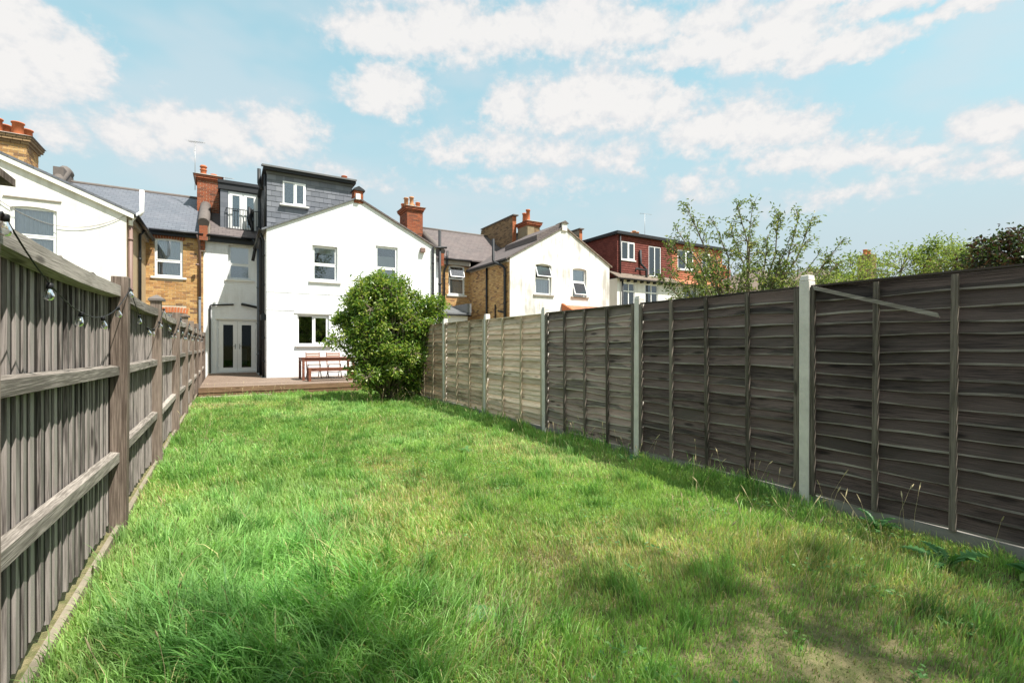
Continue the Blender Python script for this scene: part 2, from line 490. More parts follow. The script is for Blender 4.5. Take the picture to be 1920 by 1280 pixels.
M_patch = m_plain('old_cement_render', (0.27, 0.215, 0.14), 0.9, 0.1, 0.3, 5, 0.4)
M_concrete_d = m_plain('grey_concrete', (0.25, 0.235, 0.215), 0.9, 0.15, 0.3, 6, 0.6)
M_bark = m_plain('bark', (0.13, 0.095, 0.065), 0.9, 0.1, 0.4, 14, 0.8)
M_bark_pale = m_plain('pale_bark', (0.20, 0.165, 0.12), 0.9, 0.1, 0.4, 14, 0.8)
M_cable = m_plain('black_cable', (0.015, 0.015, 0.017), 0.5, 0.3, 0.1, 9)
M_filament = m_plain('filament', (0.50, 0.36, 0.12), 0.5, 0.4, 0.1, 9)
M_wl = m_wood('silvered_board', (0.05, 0.042, 0.038), (0.36, 0.32, 0.295), 'z', patch=.7)
M_wl_gap = m_wood('dark_stained_gap_shade', (0.012, 0.010, 0.009), (0.055, 0.045, 0.038), 'z')  # stained tone that also paints in the shaded gap between boards
M_wl_post = m_wood('silvered_post', (0.075, 0.055, 0.043), (0.26, 0.205, 0.17), 'z')
M_wl_rail = m_wood('silvered_rail', (0.12, 0.105, 0.09), (0.42, 0.375, 0.335), 'y')
M_w1 = m_wood('blackened_slat', (0.008, 0.0062, 0.0055), (0.066, 0.051, 0.045), 'y', 0.03, patch=.8)
M_w2 = m_wood('grey_black_slat', (0.009, 0.007, 0.0062), (0.09, 0.071, 0.062), 'y', 0.08, patch=.8)
M_w3 = m_wood('mossy_dark_slat', (0.014, 0.011, 0.009), (0.21, 0.172, 0.145), 'y', 0.2, patch=.85)
M_edge_d = m_wood('bleached_lit_dark_edge', (0.09, 0.076, 0.068), (0.36, 0.32, 0.295), 'y')  # weathered lips, colour lightened to imitate light catching the slats' lower edges
M_edge_m = m_wood('bleached_lit_edge', (0.26, 0.225, 0.19), (0.60, 0.54, 0.48), 'y')
M_edge_l = m_wood('bleached_lit_pale_edge', (0.48, 0.41, 0.31), (0.72, 0.64, 0.52), 'y')
M_w4 = m_wood('pale_new_slat', (0.44, 0.345, 0.25), (0.76, 0.64, 0.50), 'y', 0.1, patch=0.35)
M_w5 = m_wood('brown_green_slat', (0.13, 0.10, 0.065), (0.48, 0.385, 0.275), 'y', 0.4, patch=.7)
M_w6 = m_wood('brown_slat', (0.16, 0.11, 0.07), (0.40, 0.30, 0.20), 'y', 0.4)
M_bat_d = m_wood('dark_batten', (0.055, 0.045, 0.038), (0.22, 0.185, 0.155), 'z', 0.15)
M_bat_l = m_wood('pale_batten', (0.30, 0.24, 0.165), (0.56, 0.47, 0.34), 'z', 0.3)
M_brace = m_wood('grey_brace', (0.16, 0.14, 0.12), (0.38, 0.34, 0.30), 'y', 0.0)
M_deck = m_wood('deck_board', (0.13, 0.09, 0.068), (0.31, 0.235, 0.185), 'x', 0.0)
M_deck_f = m_wood('deck_fascia', (0.11, 0.065, 0.04), (0.27, 0.17, 0.105), 'x', 0.35)
M_plank = m_wood('grey_plank', (0.22, 0.18, 0.14), (0.42, 0.36, 0.29), 'x', 0.3)
M_furn = m_wood('red_brown_timber', (0.11, 0.04, 0.028), (0.27, 0.11, 0.07), 'x', 0.0, 0.55)
M_furn_l = m_wood('light_red_timber', (0.32, 0.17, 0.12), (0.5, 0.31, 0.23), 'x', 0.0, 0.6)

# hanging slates (each one a piece): blue grey, slight spread
def m_hung_slate():
    m, n, out = material('hung_slate')
    w = wcoord(n)
    c = n.ramp(rnd(n), [(0.0, (0.10, 0.11, 0.135)), (0.5, (0.145, 0.155, 0.185)), (1.0, (0.195, 0.205, 0.235))])
    c = n.mix(n.m('MULTIPLY', n.noise(n.vm('MULTIPLY', w, (9, 9, 2)), 1.0, 4), 0.35), c, (0.19, 0.2, 0.225, 1))
    principled(n, out, c, 0.5, 0.4, n.noise(w, 40, 4, 0.7), 0.3, 0.004)
    return m
M_hslate = m_hung_slate()
def m_hung_tile(name, a, b):
    m, n, out = material(name)
    w = wcoord(n)
    c = n.ramp(rnd(n), [(0.0, (*a, 1)), (1.0, (*b, 1))])
    c = n.mix(n.m('MULTIPLY', n.noise(w, 3, 4), 0.3), c, (a[0] * .6, a[1] * .6, a[2] * .6, 1))
    principled(n, out, c, 0.8, 0.2, n.noise(w, 50, 3), 0.3, 0.004)
    return m
M_htile = m_hung_tile('red_hung_tile', (0.135, 0.04, 0.033), (0.20, 0.06, 0.048))
M_htile_o = m_hung_tile('orange_hung_tile', (0.36, 0.125, 0.07), (0.47, 0.19, 0.11))

M_leaf_bush = m_leaf('bush_leaf', [(0.0, (0.035, 0.085, 0.016)), (0.25, (0.085, 0.17, 0.03)), (0.55, (0.18, 0.27, 0.055)), (0.82, (0.32, 0.38, 0.095)), (1.0, (0.44, 0.44, 0.14))], 0.4, 0.33)
M_leaf_tree = m_leaf('tree_leaf', [(0.0, (0.06, 0.10, 0.035)), (0.5, (0.13, 0.18, 0.07)), (0.85, (0.22, 0.25, 0.11)), (1.0, (0.34, 0.30, 0.13))], 0.45)
M_leaf_pale = m_leaf('pale_leaf', [(0.0, (0.09, 0.14, 0.045)), (0.5, (0.17, 0.23, 0.075)), (1.0, (0.30, 0.33, 0.12))], 0.45)
M_leaf_purple = m_leaf('purple_leaf', [(0.0, (0.03, 0.018, 0.018)), (0.35, (0.065, 0.03, 0.028)), (0.55, (0.03, 0.055, 0.02)), (1.0, (0.065, 0.10, 0.035))], 0.25)
M_leaf_back = m_leaf('shade_tree_leaf', [(0.0, (0.03, 0.06, 0.018)), (1.0, (0.09, 0.14, 0.04))], 0.35)
M_leaf_turf = m_leaf('turf_weed_leaf', [(0.0, (0.06, 0.16, 0.05)), (0.6, (0.12, 0.26, 0.07)), (1.0, (0.24, 0.36, 0.12))], 0.3)
M_leaf_weed = m_leaf('weed_leaf', [(0.0, (0.06, 0.16, 0.06)), (0.7, (0.11, 0.25, 0.08)), (1.0, (0.24, 0.36, 0.08))], 0.35)

def m_grass():
    m, n, out = material('grass_blade')
    a = n.new('ShaderNodeAttribute', attribute_name='col')
    c = a.outputs['Color']
    p = n.new('ShaderNodeBsdfPrincipled', {'Base Color': c, 'Roughness': 0.5})
    p.inputs['Specular IOR Level'].default_value = 0.3
    t = n.new('ShaderNodeBsdfTranslucent', {'Color': n.mix(1.0, c, (1.25, 1.35, 0.7, 1), 'MULTIPLY')})
    mx = n.new('ShaderNodeMixShader', {0: 0.45, 1: p.outputs[0], 2: t.outputs[0]})
    n.put(out.inputs[0], mx.outputs[0])
    return m
M_grass = m_grass()

def m_ground():
    m, n, out = material('turf_soil')
    w = wcoord(n)
    a = n.noise(w, 0.9, 5, 0.6)
    b = n.noise(w, 9.0, 5, 0.7)
    c = n.mix(n.smooth(b, 0.35, 0.65), (0.13, 0.14, 0.055, 1), (0.26, 0.22, 0.12, 1))
    c = n.mix(n.m('MULTIPLY', n.smooth(a, 0.5, 0.72), 0.6), c, (0.22, 0.175, 0.095, 1))
    principled(n, out, c, 0.95, 0.1, n.noise(w, 40, 5, 0.7), 0.8, 0.03)
    return m
M_ground = m_ground()

# ================================================================== THE SETTING
g = MB()
g.quad((-1500, -1500, 0), (1500, -1500, 0), (1500, 1500, 0), (-1500, 1500, 0))
tag(g.build('ground', M_ground), kind='structure')

# ------------------------------------------------------------------ wall and window builders
def wall_y(mb, y, xs0, xs1, z0, top, holes=(), depth=0.22, knots=()):
    """front of a wall facing -Y from xs0 to xs1; top(x) gives its upper edge; holes (x0,x1,z0,z1[,arch])"""
    xb = sorted(set([xs0, xs1] + [h[0] for h in holes] + [h[1] for h in holes] + [k for k in knots if xs0 < k < xs1]))
    ze = max([h[3] for h in holes] + [z0 + 0.01])
    zb = sorted(set([z0, ze] + [h[2] for h in holes] + [h[3] for h in holes]))
    for a, b in zip(xb, xb[1:]):
        for c, d in zip(zb, zb[1:]):
            mx, mz = (a + b) / 2, (c + d) / 2
            if any(h[0] < mx < h[1] and h[2] < mz < h[3] for h in holes):
                continue
            mb.quad((a, y, c), (b, y, c), (b, y, d), (a, y, d))
        mb.quad((a, y, ze), (b, y, ze), (b, y, top(b)), (a, y, top(a)))
    for h in holes:
        a, b, c, d = h[:4]
        mb.quad((a, y, c), (a, y, d), (a, y + depth, d), (a, y + depth, c))
        mb.quad((b, y, d), (b, y, c), (b, y + depth, c), (b, y + depth, d))
        mb.quad((a, y, d), (b, y, d), (b, y + depth, d), (a, y + depth, d))
        mb.quad((b, y, c), (a, y, c), (a, y + depth, c), (b, y + depth, c))
        if len(h) > 4:          # segmental arch: filled corners under the square head
            r = h[4]; nn = 8
            pts = []
            for i in range(nn + 1):
                t = -1 + 2 * i / nn
                pts.append((a + (b - a) * i / nn, d - r * t * t))
            for (xa, za), (xc, zc) in zip(pts, pts[1:]):
                mb.quad((xa, y - .001, za), (xc, y - .001, zc), (xc, y - .001, d), (xa, y - .001, d))
                mb.quad((xa, y - .001, za), (xa, y + depth - .005, za), (xc, y + depth - .005, zc), (xc, y - .001, zc))

def frame_rect(mb, x0, x1, z0, z1, y0, y1, w):
    mb.box(x0, x0 + w, y0, y1, z0, z1)
    mb.box(x1 - w, x1, y0, y1, z0, z1)
    mb.box(x0 + w, x1 - w, y0, y1, z0, z0 + w)
    mb.box(x0 + w, x1 - w, y0, y1, z1 - w, z1)

def pane(parent, x0, x1, z0, z1, y, mat=None, name='pane'):
    mb = MB(); mb.box(x0, x1, y, y + .008, z0, z1)
    return mb.build(name, mat or M_glass, parent)

def curtain(parent, x0, x1, z0, z1, y, mat=None, waves=9, amp=.02, name='curtain'):
    mb = MB(); n = waves * 6
    for i in range(n):
        a, b = x0 + (x1 - x0) * i / n, x0 + (x1 - x0) * (i + 1) / n
        ya = y + amp * math.sin(i / 6 * 6.283 + .4 * math.sin(i)); yb = y + amp * math.sin((i + 1) / 6 * 6.283 + .4 * math.sin(i + 1))
        mb.quad((a, ya, z0), (b, yb, z0), (b, yb, z1), (a, ya, z1), True)
    return mb.build(name, mat or M_curtain, parent)

def room(parent, x0, x1, z0, z1, y, d=1.6):
    """the dim room behind a window"""
    mb = MB()
    x0 -= .25; x1 += .25; z0 -= .5; z1 += .3
    mb.quad((x0, y + d, z0), (x0, y + d, z1), (x1, y + d, z1), (x1, y + d, z0))
    mb.quad((x0, y, z0), (x0, y, z1), (x0, y + d, z1), (x0, y + d, z0))
    mb.quad((x1, y, z0), (x1, y + d, z0), (x1, y + d, z1), (x1, y, z1))
    mb.quad((x0, y, z0), (x0, y + d, z0), (x1, y + d, z0), (x1, y, z0))
    mb.quad((x0, y, z1), (x1, y, z1), (x1, y + d, z1), (x0, y + d, z1))
    return mb.build('room', M_room, parent)

def sash_window(house, x0, x1, z0, z1, y, split=.5, sill=True, rec=.10, cur=None, open_top=False, open_low=False, label=None, sillmat=None):
    yf = y + rec
    mb = MB()
    fw = .055
    frame_rect(mb, x0, x1, z0, z1, yf, yf + .07, fw)
    zm = z0 + (z1 - z0) * split
    mb.box(x0 + fw, x1 - fw, yf + .002, yf + .068, zm - .03, zm + .03)
    w = mb.build('window', M_upvc, house, bevel=.006)
    if label: w['label'] = label
    for k, (a, b) in enumerate(((z0 + fw, zm - .03), (zm + .03, z1 - fw))):
        s = MB()
        opened = (k == 1 and open_top) or (k == 0 and open_low)
        sw = .035
        hinge = Vector((0, yf, b))
        ang = R(-22) if opened else 0.0
        yy = yf - .012
        frame_rect(s, x0 + fw - .012, x1 - fw + .012, a - .012, b + .012, yy, yy + .04, sw)
        p = MB(); p.box(x0 + fw + sw - .014, x1 - fw - sw + .014, yy + .018, yy + .026, a + sw - .014, b - sw + .014)
        if opened:
            M = Matrix.Translation(hinge) @ Matrix.Rotation(ang, 4, 'X') @ Matrix.Translation(-hinge)
            s.v = [tuple(M @ Vector(v)) for v in s.v]; p.v = [tuple(M @ Vector(v)) for v in p.v]
        s.build('sash', M_upvc, w)
        p.build('pane', M_glass, w)
    if sill:
        sb = MB(); sb.box(x0 - .12, x1 + .12, y - .06, y + rec, z0 - .075, z0 - .002)
        sb.build('sill', sillmat or M_sill, w, bevel=.008)
    room(w, x0, x1, z0, z1, yf + .09)
    if cur:
        kind, c0, c1 = cur
        if kind == 'net':
            curtain(w, x0 + .05, x1 - .05, z0 + (z1 - z0) * c0, z0 + (z1 - z0) * c1, yf + .13)
        elif kind == 'blind':
            b = MB(); b.box(x0 + .06, x1 - .06, yf + .1, yf + .11, z0 + (z1 - z0) * c0, z0 + (z1 - z0) * c1)
            b.build('blind', M_blind, w)
    return w

def casement_pair(house, x0, x1, z0, z1, y, rec=.08, sill=True, split=.5, right_open=True, name='window', mat=None, gl=None):
    yf = y + rec
    mb = MB(); fw = .05
    frame_rect(mb, x0, x1, z0, z1, yf, yf + .07, fw)
    xm = x0 + (x1 - x0) * split
    mb.box(xm - .03, xm + .03, yf + .002, yf + .068, z0 + fw, z1 - fw)
    w = mb.build(name, mat or M_upvc, house, bevel=.006)
    for k, (a, b) in enumerate(((x0 + fw, xm - .03), (xm + .03, x1 - fw))):
        if k == 1 and right_open:
            s = MB(); frame_rect(s, a - .01, b + .01, z0 + fw - .01, z1 - fw + .01, yf - .014, yf + .03, .05)
            s.build('casement', M_upvc, w)
            pane(w, a + .036, b - .036, z0 + fw + .036, z1 - fw - .036, yf + .005, gl)
        else:
            pane(w, a - .004, b + .004, z0 + fw - .004, z1 - fw + .004, yf + .03, gl)
    if sill:
        sb = MB(); sb.box(x0 - .08, x1 + .08, y - .07, y + rec, z0 - .07, z0 - .002)
        sb.build('sill', M_sill, w, bevel=.008)
    room(w, x0, x1, z0, z1, yf + .09)
    return w

def brick_rects(u0, u1, v0, v1, holes=(), top=None, bl=.225, bh=.075, gap=.010, jitter=.0, start=0):
    out = []
    nrow = int(math.ceil((v1 - v0) / bh))
    for r in range(nrow):
        va, vb = v0 + r * bh, min(v0 + (r + 1) * bh, v1) - gap
        if vb - va < .02: continue
        u = u0 - (bl / 2 if (r + start) % 2 else 0)
        while u < u1 - .02:
            a, b = max(u, u0), min(u + bl, u1) - gap
            u += bl
            segs = [(a, b)]
            for h in holes:
                if h[2] < vb and h[3] > va:
                    ns = []
                    for (p, q) in segs:
                        if q <= h[0] or p >= h[1]: ns.append((p, q)); continue
                        if p < h[0]: ns.append((p, h[0] - .004))
                        if q > h[1]: ns.append((h[1] + .004, q))
                    segs = ns
            for p, q in segs:
                if q - p < .025: continue
                if top and vb > top((p + q) / 2): continue
                out.append((p, q, va, vb))
    return out

def brickwork(parent, plane, pos, rects, mat, name='brickwork', proud=.010, sign=-1):
    """joined bricks proud of a wall plane; plane 'y' (u = x) or 'x' (u = y)"""
    mb = MB()
    for (a, b, c, d) in rects:
        pr = proud + random.uniform(-.004, .004)
        f, k = pos + sign * pr, pos - sign * .02
        if plane == 'y': mb.box(a, b, min(f, k), max(f, k), c, d)
        else: mb.box(min(f, k), max(f, k), a, b, c, d)
    return tag(mb.build(name, mat, parent), kind='stuff')

_BR = {}
def brick_objects(parent, plane, pos, rects, mat, proud=.010, name='brick'):
    for (a, b, c, d) in rects:
        L, H = round(b - a, 3), round(d - c, 3)
        key = (plane, L, H, mat.name)
        if key not in _BR:
            mb = MB()
            if plane == 'y': mb.box(-L / 2, L / 2, -.02, .02, -H / 2, H / 2)
            else: mb.box(-.02, .02, -L / 2, L / 2, -H / 2, H / 2)
            _BR[key] = mb.mesh('brick'); _BR[key].materials.append(mat)
        dd = pos + .02 - proud + random.uniform(-.004, .004)
        loc = ((a + b) / 2, dd, (c + d) / 2) if plane == 'y' else (dd, (a + b) / 2, (c + d) / 2)
        link_mesh(name, _BR[key], None, parent, loc)

def brick_box(parent, x0, x1, y0, y1, z0, z1, mat, mort, name):
    """a stack or pier: mortar core as the part, bricks proud of its four faces as its sub-part"""
    mb = MB(); mb.box(x0, x1, y0, y1, z0, z1)
    core = mb.build(name, mort, parent)
    b = MB()
    for (p, q, c, d) in brick_rects(x0, x1, z0, z1, start=0):
        j = random.uniform(.004, .012)
        b.box(p, q, y0 - j, y0 + .02, c, d); b.box(p, q, y1 - .02, y1 + j, c, d)
    for (p, q, c, d) in brick_rects(y0, y1, z0, z1, start=1):
        j = random.uniform(.004, .012)
        b.box(x0 - j, x0 + .02, p, q, c, d); b.box(x1 - .02, x1 + j, p, q, c, d)
    tag(b.build('brickwork', mat, core), kind='stuff')
    return core

def arch_bricks(parent, x0, x1, z0, y, mat, h=.2, rise=.05):
    mb = MB(); n = max(6, int((x1 - x0) / .08))
    for i in range(n):
        t0, t1 = i / n, (i + 1) / n
        a, b = x0 + (x1 - x0) * t0, x0 + (x1 - x0) * t1 - .012
        tm = (t0 + t1) - 1
        zz = z0 + rise * (1 - tm * tm) - rise
        fan = .05 * tm
        mb.hexa([(a, y - .015, zz), (b, y - .015, zz), (b, y + .03, zz), (a, y + .03, zz),
                 (a + fan, y - .015, zz + h), (b + fan, y - .015, zz + h), (b + fan, y + .03, zz + h), (a + fan, y + .03, zz + h)])
    return tag(mb.build('brick_arch', mat, parent), kind='stuff')

def corbel_cap(parent, x0, x1, y0, y1, z, mat, cem, steps=3, dh=.085, dp=.05):
    mb = MB()
    for k in range(steps):
        e = dp * (k + 1) if k < steps - 1 else dp * (k + .4)
        for (p, q, c, d) in brick_rects(x0 - e, x1 + e, z + k * dh, z + (k + 1) * dh, bh=dh, start=k):
            mb.box(p, q, y0 - e, y1 + e, c, d)
    o = tag(mb.build('corbel_bricks', mat, parent), kind='stuff')
    c = MB(); e = dp * steps
    zt = z + steps * dh - .005
    c.hexa([(x0 - e, y0 - e, zt), (x1 + e, y0 - e, zt), (x1 + e, y1 + e, zt), (x0 - e, y1 + e, zt),
            (x0 + .08, y0 + .08, zt + .09), (x1 - .08, y0 + .08, zt + .09), (x1 - .08, y1 - .08, zt + .09), (x0 + .08, y1 - .08, zt + .09)])
    c.build('flaunching', cem, parent)
    return zt + .07

def chimney_pot(parent, x, y, z, h, r, mat, style=0):
    mb = MB()
    if style == 0:
        prof = [(r * 1.12, -.05), (r * 1.1, .05), (r * .95, .08), (r * .85, h - .08), (r * 1.08, h - .07), (r * 1.08, h), (r * .8, h), (r * .75, h - .2)]
    elif style == 1:
        prof = [(r * 1.1, -.05), (r, .06), (r * .9, h * .45), (r * 1.15, h * .5), (r * 1.15, h * .58), (r * .9, h * .62), (r * .9, h * .78), (r * 1.2, h * .82), (r * 1.2, h * .9), (r * .95, h * .94), (r * .95, h), (r * .7, h), (r * .7, h - .2)]
    else:
        prof = [(r, -.05), (r * .92, h * .9), (r * 1.1, h * .92), (r * 1.1, h), (r * .8, h), (r * .8, h - .2)]
    mb.lathe((x, y, z), prof)
    return mb.build('chimney_pot', mat, parent)

def pipe(parent, pts, r, mat, name='drainpipe', seg=10, brackets=()):
    mb = MB(); mb.tube(pts, r, seg)
    for z in brackets:
        x, y = pts[0][0], pts[0][1]
        mb.tube([(x, y, z - .035), (x, y, z + .035)], r * 1.22, seg)
    return mb.build(name, mat, parent)

def gutter(parent, a, b, mat=None, r=.06, name='gutter'):
    a, b = Vector(a), Vector(b)
    t = (b - a).normalized(); s = Vector((-t.y, t.x, 0))
    mb = MB(); n = 7; ring = []
    for e in (a, b):
        for k in range(n):
            an = math.pi * k / (n - 1)
            mb.v.append(tuple(e + s * math.cos(an) * r - Vector((0, 0, 1)) * math.sin(an) * r))
    for k in range(n - 1):
        mb.f.append((k, k + 1, n + k + 1, n + k)); mb.sm.append(True)
    o = mb.build(name, mat or M_black, parent)
    so = o.modifiers.new('thickness', 'SOLIDIFY'); so.thickness = .008
    return o

GY, RY = 18.0, 22.0          # fronts of the rear wings; recessed rear walls
EZ = 5.62                    # main eaves
RIDY, RIDZ = 25.5, 7.87      # main ridge

def main_roof(h, x0, x1, mat, cutx=None):
    """both pitches of the main roof between party walls"""
    mb = MB()
    mb.slab([(x0, RY - .22, EZ + .02), (x1, RY - .22, EZ + .02), (x1, RIDY, RIDZ), (x0, RIDY, RIDZ)], .07)
    mb.slab([(x0, RIDY, RIDZ), (x1, RIDY, RIDZ), (x1, RIDY + 3.7, EZ), (x0, RIDY + 3.7, EZ)], .07)
    r = mb.build('roof', mat, h)
    t = MB(); t.tube([(x0, RIDY, RIDZ - .02), (x1, RIDY, RIDZ - .02)], .09, 8)
    t.build('ridge_tiles', M_coping, r)
    b = MB()
    b.quad((x0 + .01, RY + .01, 0), (x0 + .01, RY + .01, EZ), (x0 + .01, 29.0, EZ), (x0 + .01, 29.0, 0))
    b.quad((x1 - .01, RY + .01, 0), (x1 - .01, 29.0, 0), (x1 - .01, 29.0, EZ), (x1 - .01, RY + .01, EZ))
    b.quad((x0, 29, 0), (x0, 29, EZ), (x1, 29, EZ), (x1, 29, 0))
    b.quad((x0, 29, 0.03), (x1, 29, 0.03), (x1, RY + .3, 0.03), (x0, RY + .3, 0.03))
    b.build('party_walls', M_dbrick, h)
    return r

# ================================================================== HOUSE A (left: white gabled wing, yellow brick recess)
A = thing('terraced_house', (-3.2, GY, 0), 'yellow brick terraced house with white gabled wing and grey slate roof, leftmost', 'house', 'terraced houses')
def topA(x): return 5.28 - .43 * (x + 2.52) if x > -5.6 else 5.28 + .43 * 3.08 + .43 * (x + 5.6)
mb = MB()
winA = (-4.99, -4.05, 3.75, 5.13, .06)
wall_y(mb, GY, -8.7, -2.52, 0, topA, [winA], knots=(-5.6,))
mb.build('wing_wall', M_render, A)
mb = MB(); mb.quad((-2.52, GY, 0), (-2.52, RY, 0), (-2.52, RY, 5.28), (-2.52, GY, 5.28))
mb.build('side_wall', M_tan, A)
w = sash_window(A, *winA[:4], GY, .42, cur=('net', 0, .96), rec=.06)
mb = MB(); mb.box(-5.12, -3.95, GY - .035, GY, 5.33, 5.36); mb.build('drip_mould', M_cement, A)
# wing roof
mb = MB()
def za(x): return topA(x) + .09
mb.slab([(-5.6, GY - .10, za(-5.6)), (-2.30, GY - .10, za(-2.30)), (-2.30, 25, za(-2.30)), (-5.6, 25, za(-5.6))], .07)
mb.slab([(-8.9, GY - .10, za(-8.9)), (-5.6, GY - .10, za(-5.6)), (-5.6, 25, za(-5.6)), (-8.9, 25, za(-8.9))], .07)
mb.build('wing_roof', M_slate, A)
mb = MB(); mb.prism([(-5.6, GY - .09, za(-5.6) - .075), (-2.34, GY - .09, za(-2.34) - .075), (-2.34, GY - .09, za(-2.34) - .21), (-5.6, GY - .09, za(-5.6) - .21)], (0, .088, 0))
mb.build('barge_board', M_sill, A)
mb = MB(); mb.box(-2.52, -2.40, GY + .05, RY - .3, 5.06, 5.22); mb.build('fascia', M_cement, A)
gutter(A, (-2.29, GY - .08, 5.22), (-2.29, RY - .15, 5.22))
pipe(A, [(-2.44, GY + .12, 0), (-2.44, GY + .12, 5.0)], .055, M_brownp, 'soil_pipe', brackets=(1.5, 3.0, 4.5))
pipe(A, [(-2.44, GY + .12, 4.9), (-2.44, GY + .12, 5.05), (-2.36, GY + .12, 5.18), (-2.22, GY + .1, 5.28), (-2.17, GY + .1, 5.36), (-2.17, GY + .1, 6.0)], .062, M_upvc, 'vent_pipe')
pipe(A, [(-2.45, GY + 2.0, 0), (-2.45, GY + 2.0, 5.0), (-2.30, GY + 2.0, 5.2)], .045, M_black, brackets=(2.0, 4.2))
mb = MB()
pts = [(-5.9 + 3.4 * t, GY - .03 - .02 * math.sin(t * 3.1), 5.95 - 2.6 * t * (1 - t) * 1.35 - .75 * t) for t in [i / 24 for i in range(25)]]
mb.tube(pts, .008, 5); mb.build('cable', M_concrete_d, A)
# recessed brick wall
XP = -0.74                                   # party line with house B
winA2 = (-2.26, -1.40, 3.90, 5.33, .05)
winA3 = (-2.12, -1.30, 1.2, 2.58)
mb = MB(); wall_y(mb, RY, -2.52, XP, 0, lambda x: EZ, [winA2, winA3]); mb.build('recess_wall', M_mortar, A)
hol = [(winA2[0], winA2[1], winA2[2] - .09, winA2[3] + .19), (winA3[0], winA3[1], winA3[2], winA3[3] + .2)]
allr = brick_rects(-2.52, XP, 0.0, 5.58, hol)
vis = sorted(allr, key=lambda r: -r[2])[:300]
brick_objects(A, 'y', RY, vis, M_ybrick)
brickwork(A, 'y', RY, [r for r in allr if r not in set(vis)], M_ybrick)
arch_bricks(A, winA2[0] - .06, winA2[1] + .06, winA2[3] + .0, RY, M_rbrick)
arch_bricks(A, winA3[0] - .06, winA3[1] + .06, winA3[3] + .0, RY, M_obrick)
sash_window(A, *winA2[:4], RY, .42, cur=('net', 0, .97), rec=.05)
sash_window(A, *winA3[:4], RY, .5, cur=('net', 0, .97), rec=.05)
main_roof(A, -8.6, XP, M_slate)
gutter(A, (-2.4, RY - .26, EZ - .03), (XP, RY - .26, EZ - .03))
mb = MB(); mb.box(-2.4, XP, RY - .16, RY - .005, EZ - .2, EZ - .06); mb.build('fascia', M_darktrim, A)
pipe(A, [(-.93, RY - .26, EZ - .06), (-.90, RY - .2, EZ - .2), (-.86, RY - .07, EZ - .42), (-.86, RY - .07, 3.2)], .05, M_brownp, brackets=(4.4,))
pipe(A, [(-.86, RY - .07, 3.2), (-.86, RY - .07, 0)], .045, M_bluegrey, brackets=(3.15, 1.5))
# chimney over the wing
mb_core = brick_box(A, -6.15, -5.18, 20.05, 21.05, 6.3, 7.42, M_ybrick, M_mortar, 'chimney')
zc = corbel_cap(mb_core, -6.15, -5.18, 20.05, 21.05, 7.42, M_dbrick, M_cement, 3, .08, .055)
for (x, y, hh) in ((-5.92, 20.3, .42), (-5.45, 20.3, .40), (-5.85, 20.75, .40), (-5.36, 20.72, .36)):
    chimney_pot(mb_core, x, y, zc, hh, .145, M_terra, 2)
# party wall coping showing over the ridge
mb = MB(); mb.tube([(-5.45, 24.0, 7.2), (-5.45, 24.6, 7.75), (-5.45, 25.3, 8.22), (-5.45, 25.7, 8.2)], .2, 10); mb.box(-5.6, -5.3, 24.4, 25.8, 6.9, 8.1)
mb.build('parapet_coping', M_coping, A)

# ================================================================== HOUSE B (white, slate dormers, french doors)
B = thing('terraced_house', (1.2, GY, 0), 'white painted brick house with slate hung dormers and french doors onto the deck', 'house', 'terraced houses')
XB1 = 4.15
def topB(x): return 5.26 + .49 * (x - 1.17) if x <= XB1 else 5.26 + .49 * (XB1 - 1.17) - .49 * (x - XB1)
w1 = (2.60, 3.44, 3.62, 4.86); w2 = (2.12, 3.15, 1.36, 2.40)
mb = MB(); wall_y(mb, GY, 1.17, XB1, 0, topB, [w1, w2])
mb.quad((1.17, RY, 0), (1.17, GY, 0), (1.17, GY, 5.26), (1.17, RY, 5.26))
mb.build('wing_wall', M_white, B)
sash_window(B, *w1, GY, .47, cur=('blind', .8, .97), rec=.1)
wk = casement_pair(B, *w2, GY, rec=.07)
# kitchen tap glimpsed through the pane
mb = MB(); mb.tube([(2.72, GY + .3, 1.4), (2.72, GY + .3, 1.55), (2.66, GY + .3, 1.62), (2.58, GY + .3, 1.6), (2.56, GY + .3, 1.54)], .012, 6); mb.build('tap', M_metal, wk)
mb = MB(); mb.box(2.02, 3.26, GY - .025, GY, 2.44, 2.50); mb.build('lintel', M_sill, B)
mb = MB(); mb.box(1.18, 4.14, GY - .012, GY, 3.14, 3.155); mb.box(1.18, 2.9, GY - .012, GY, 2.535, 2.55); mb.build('render_ledge', M_white, B)
# wing roof + verge
mb = MB()
def zb(x): return topB(x) + .045
mb.slab([(1.02, GY - .07, zb(1.02)), (XB1, GY - .07, zb(XB1)), (XB1, 24, zb(XB1)), (1.02, 24, zb(1.02))], .06)
mb.build('wing_roof', M_slate, B)
# recessed wall with french doors
wd = (-.30, 1.09, .26, 2.36); wu = (.08, .86, 3.96, 5.32, .05)
mb = MB(); wall_y(mb, RY, XP, 1.17, 0, lambda x: EZ, [wd, wu]); mb.build('recess_wall', M_white, B)
sash_window(B, *wu[:4], RY, .44, cur=('blind', .45, .97), rec=.12)
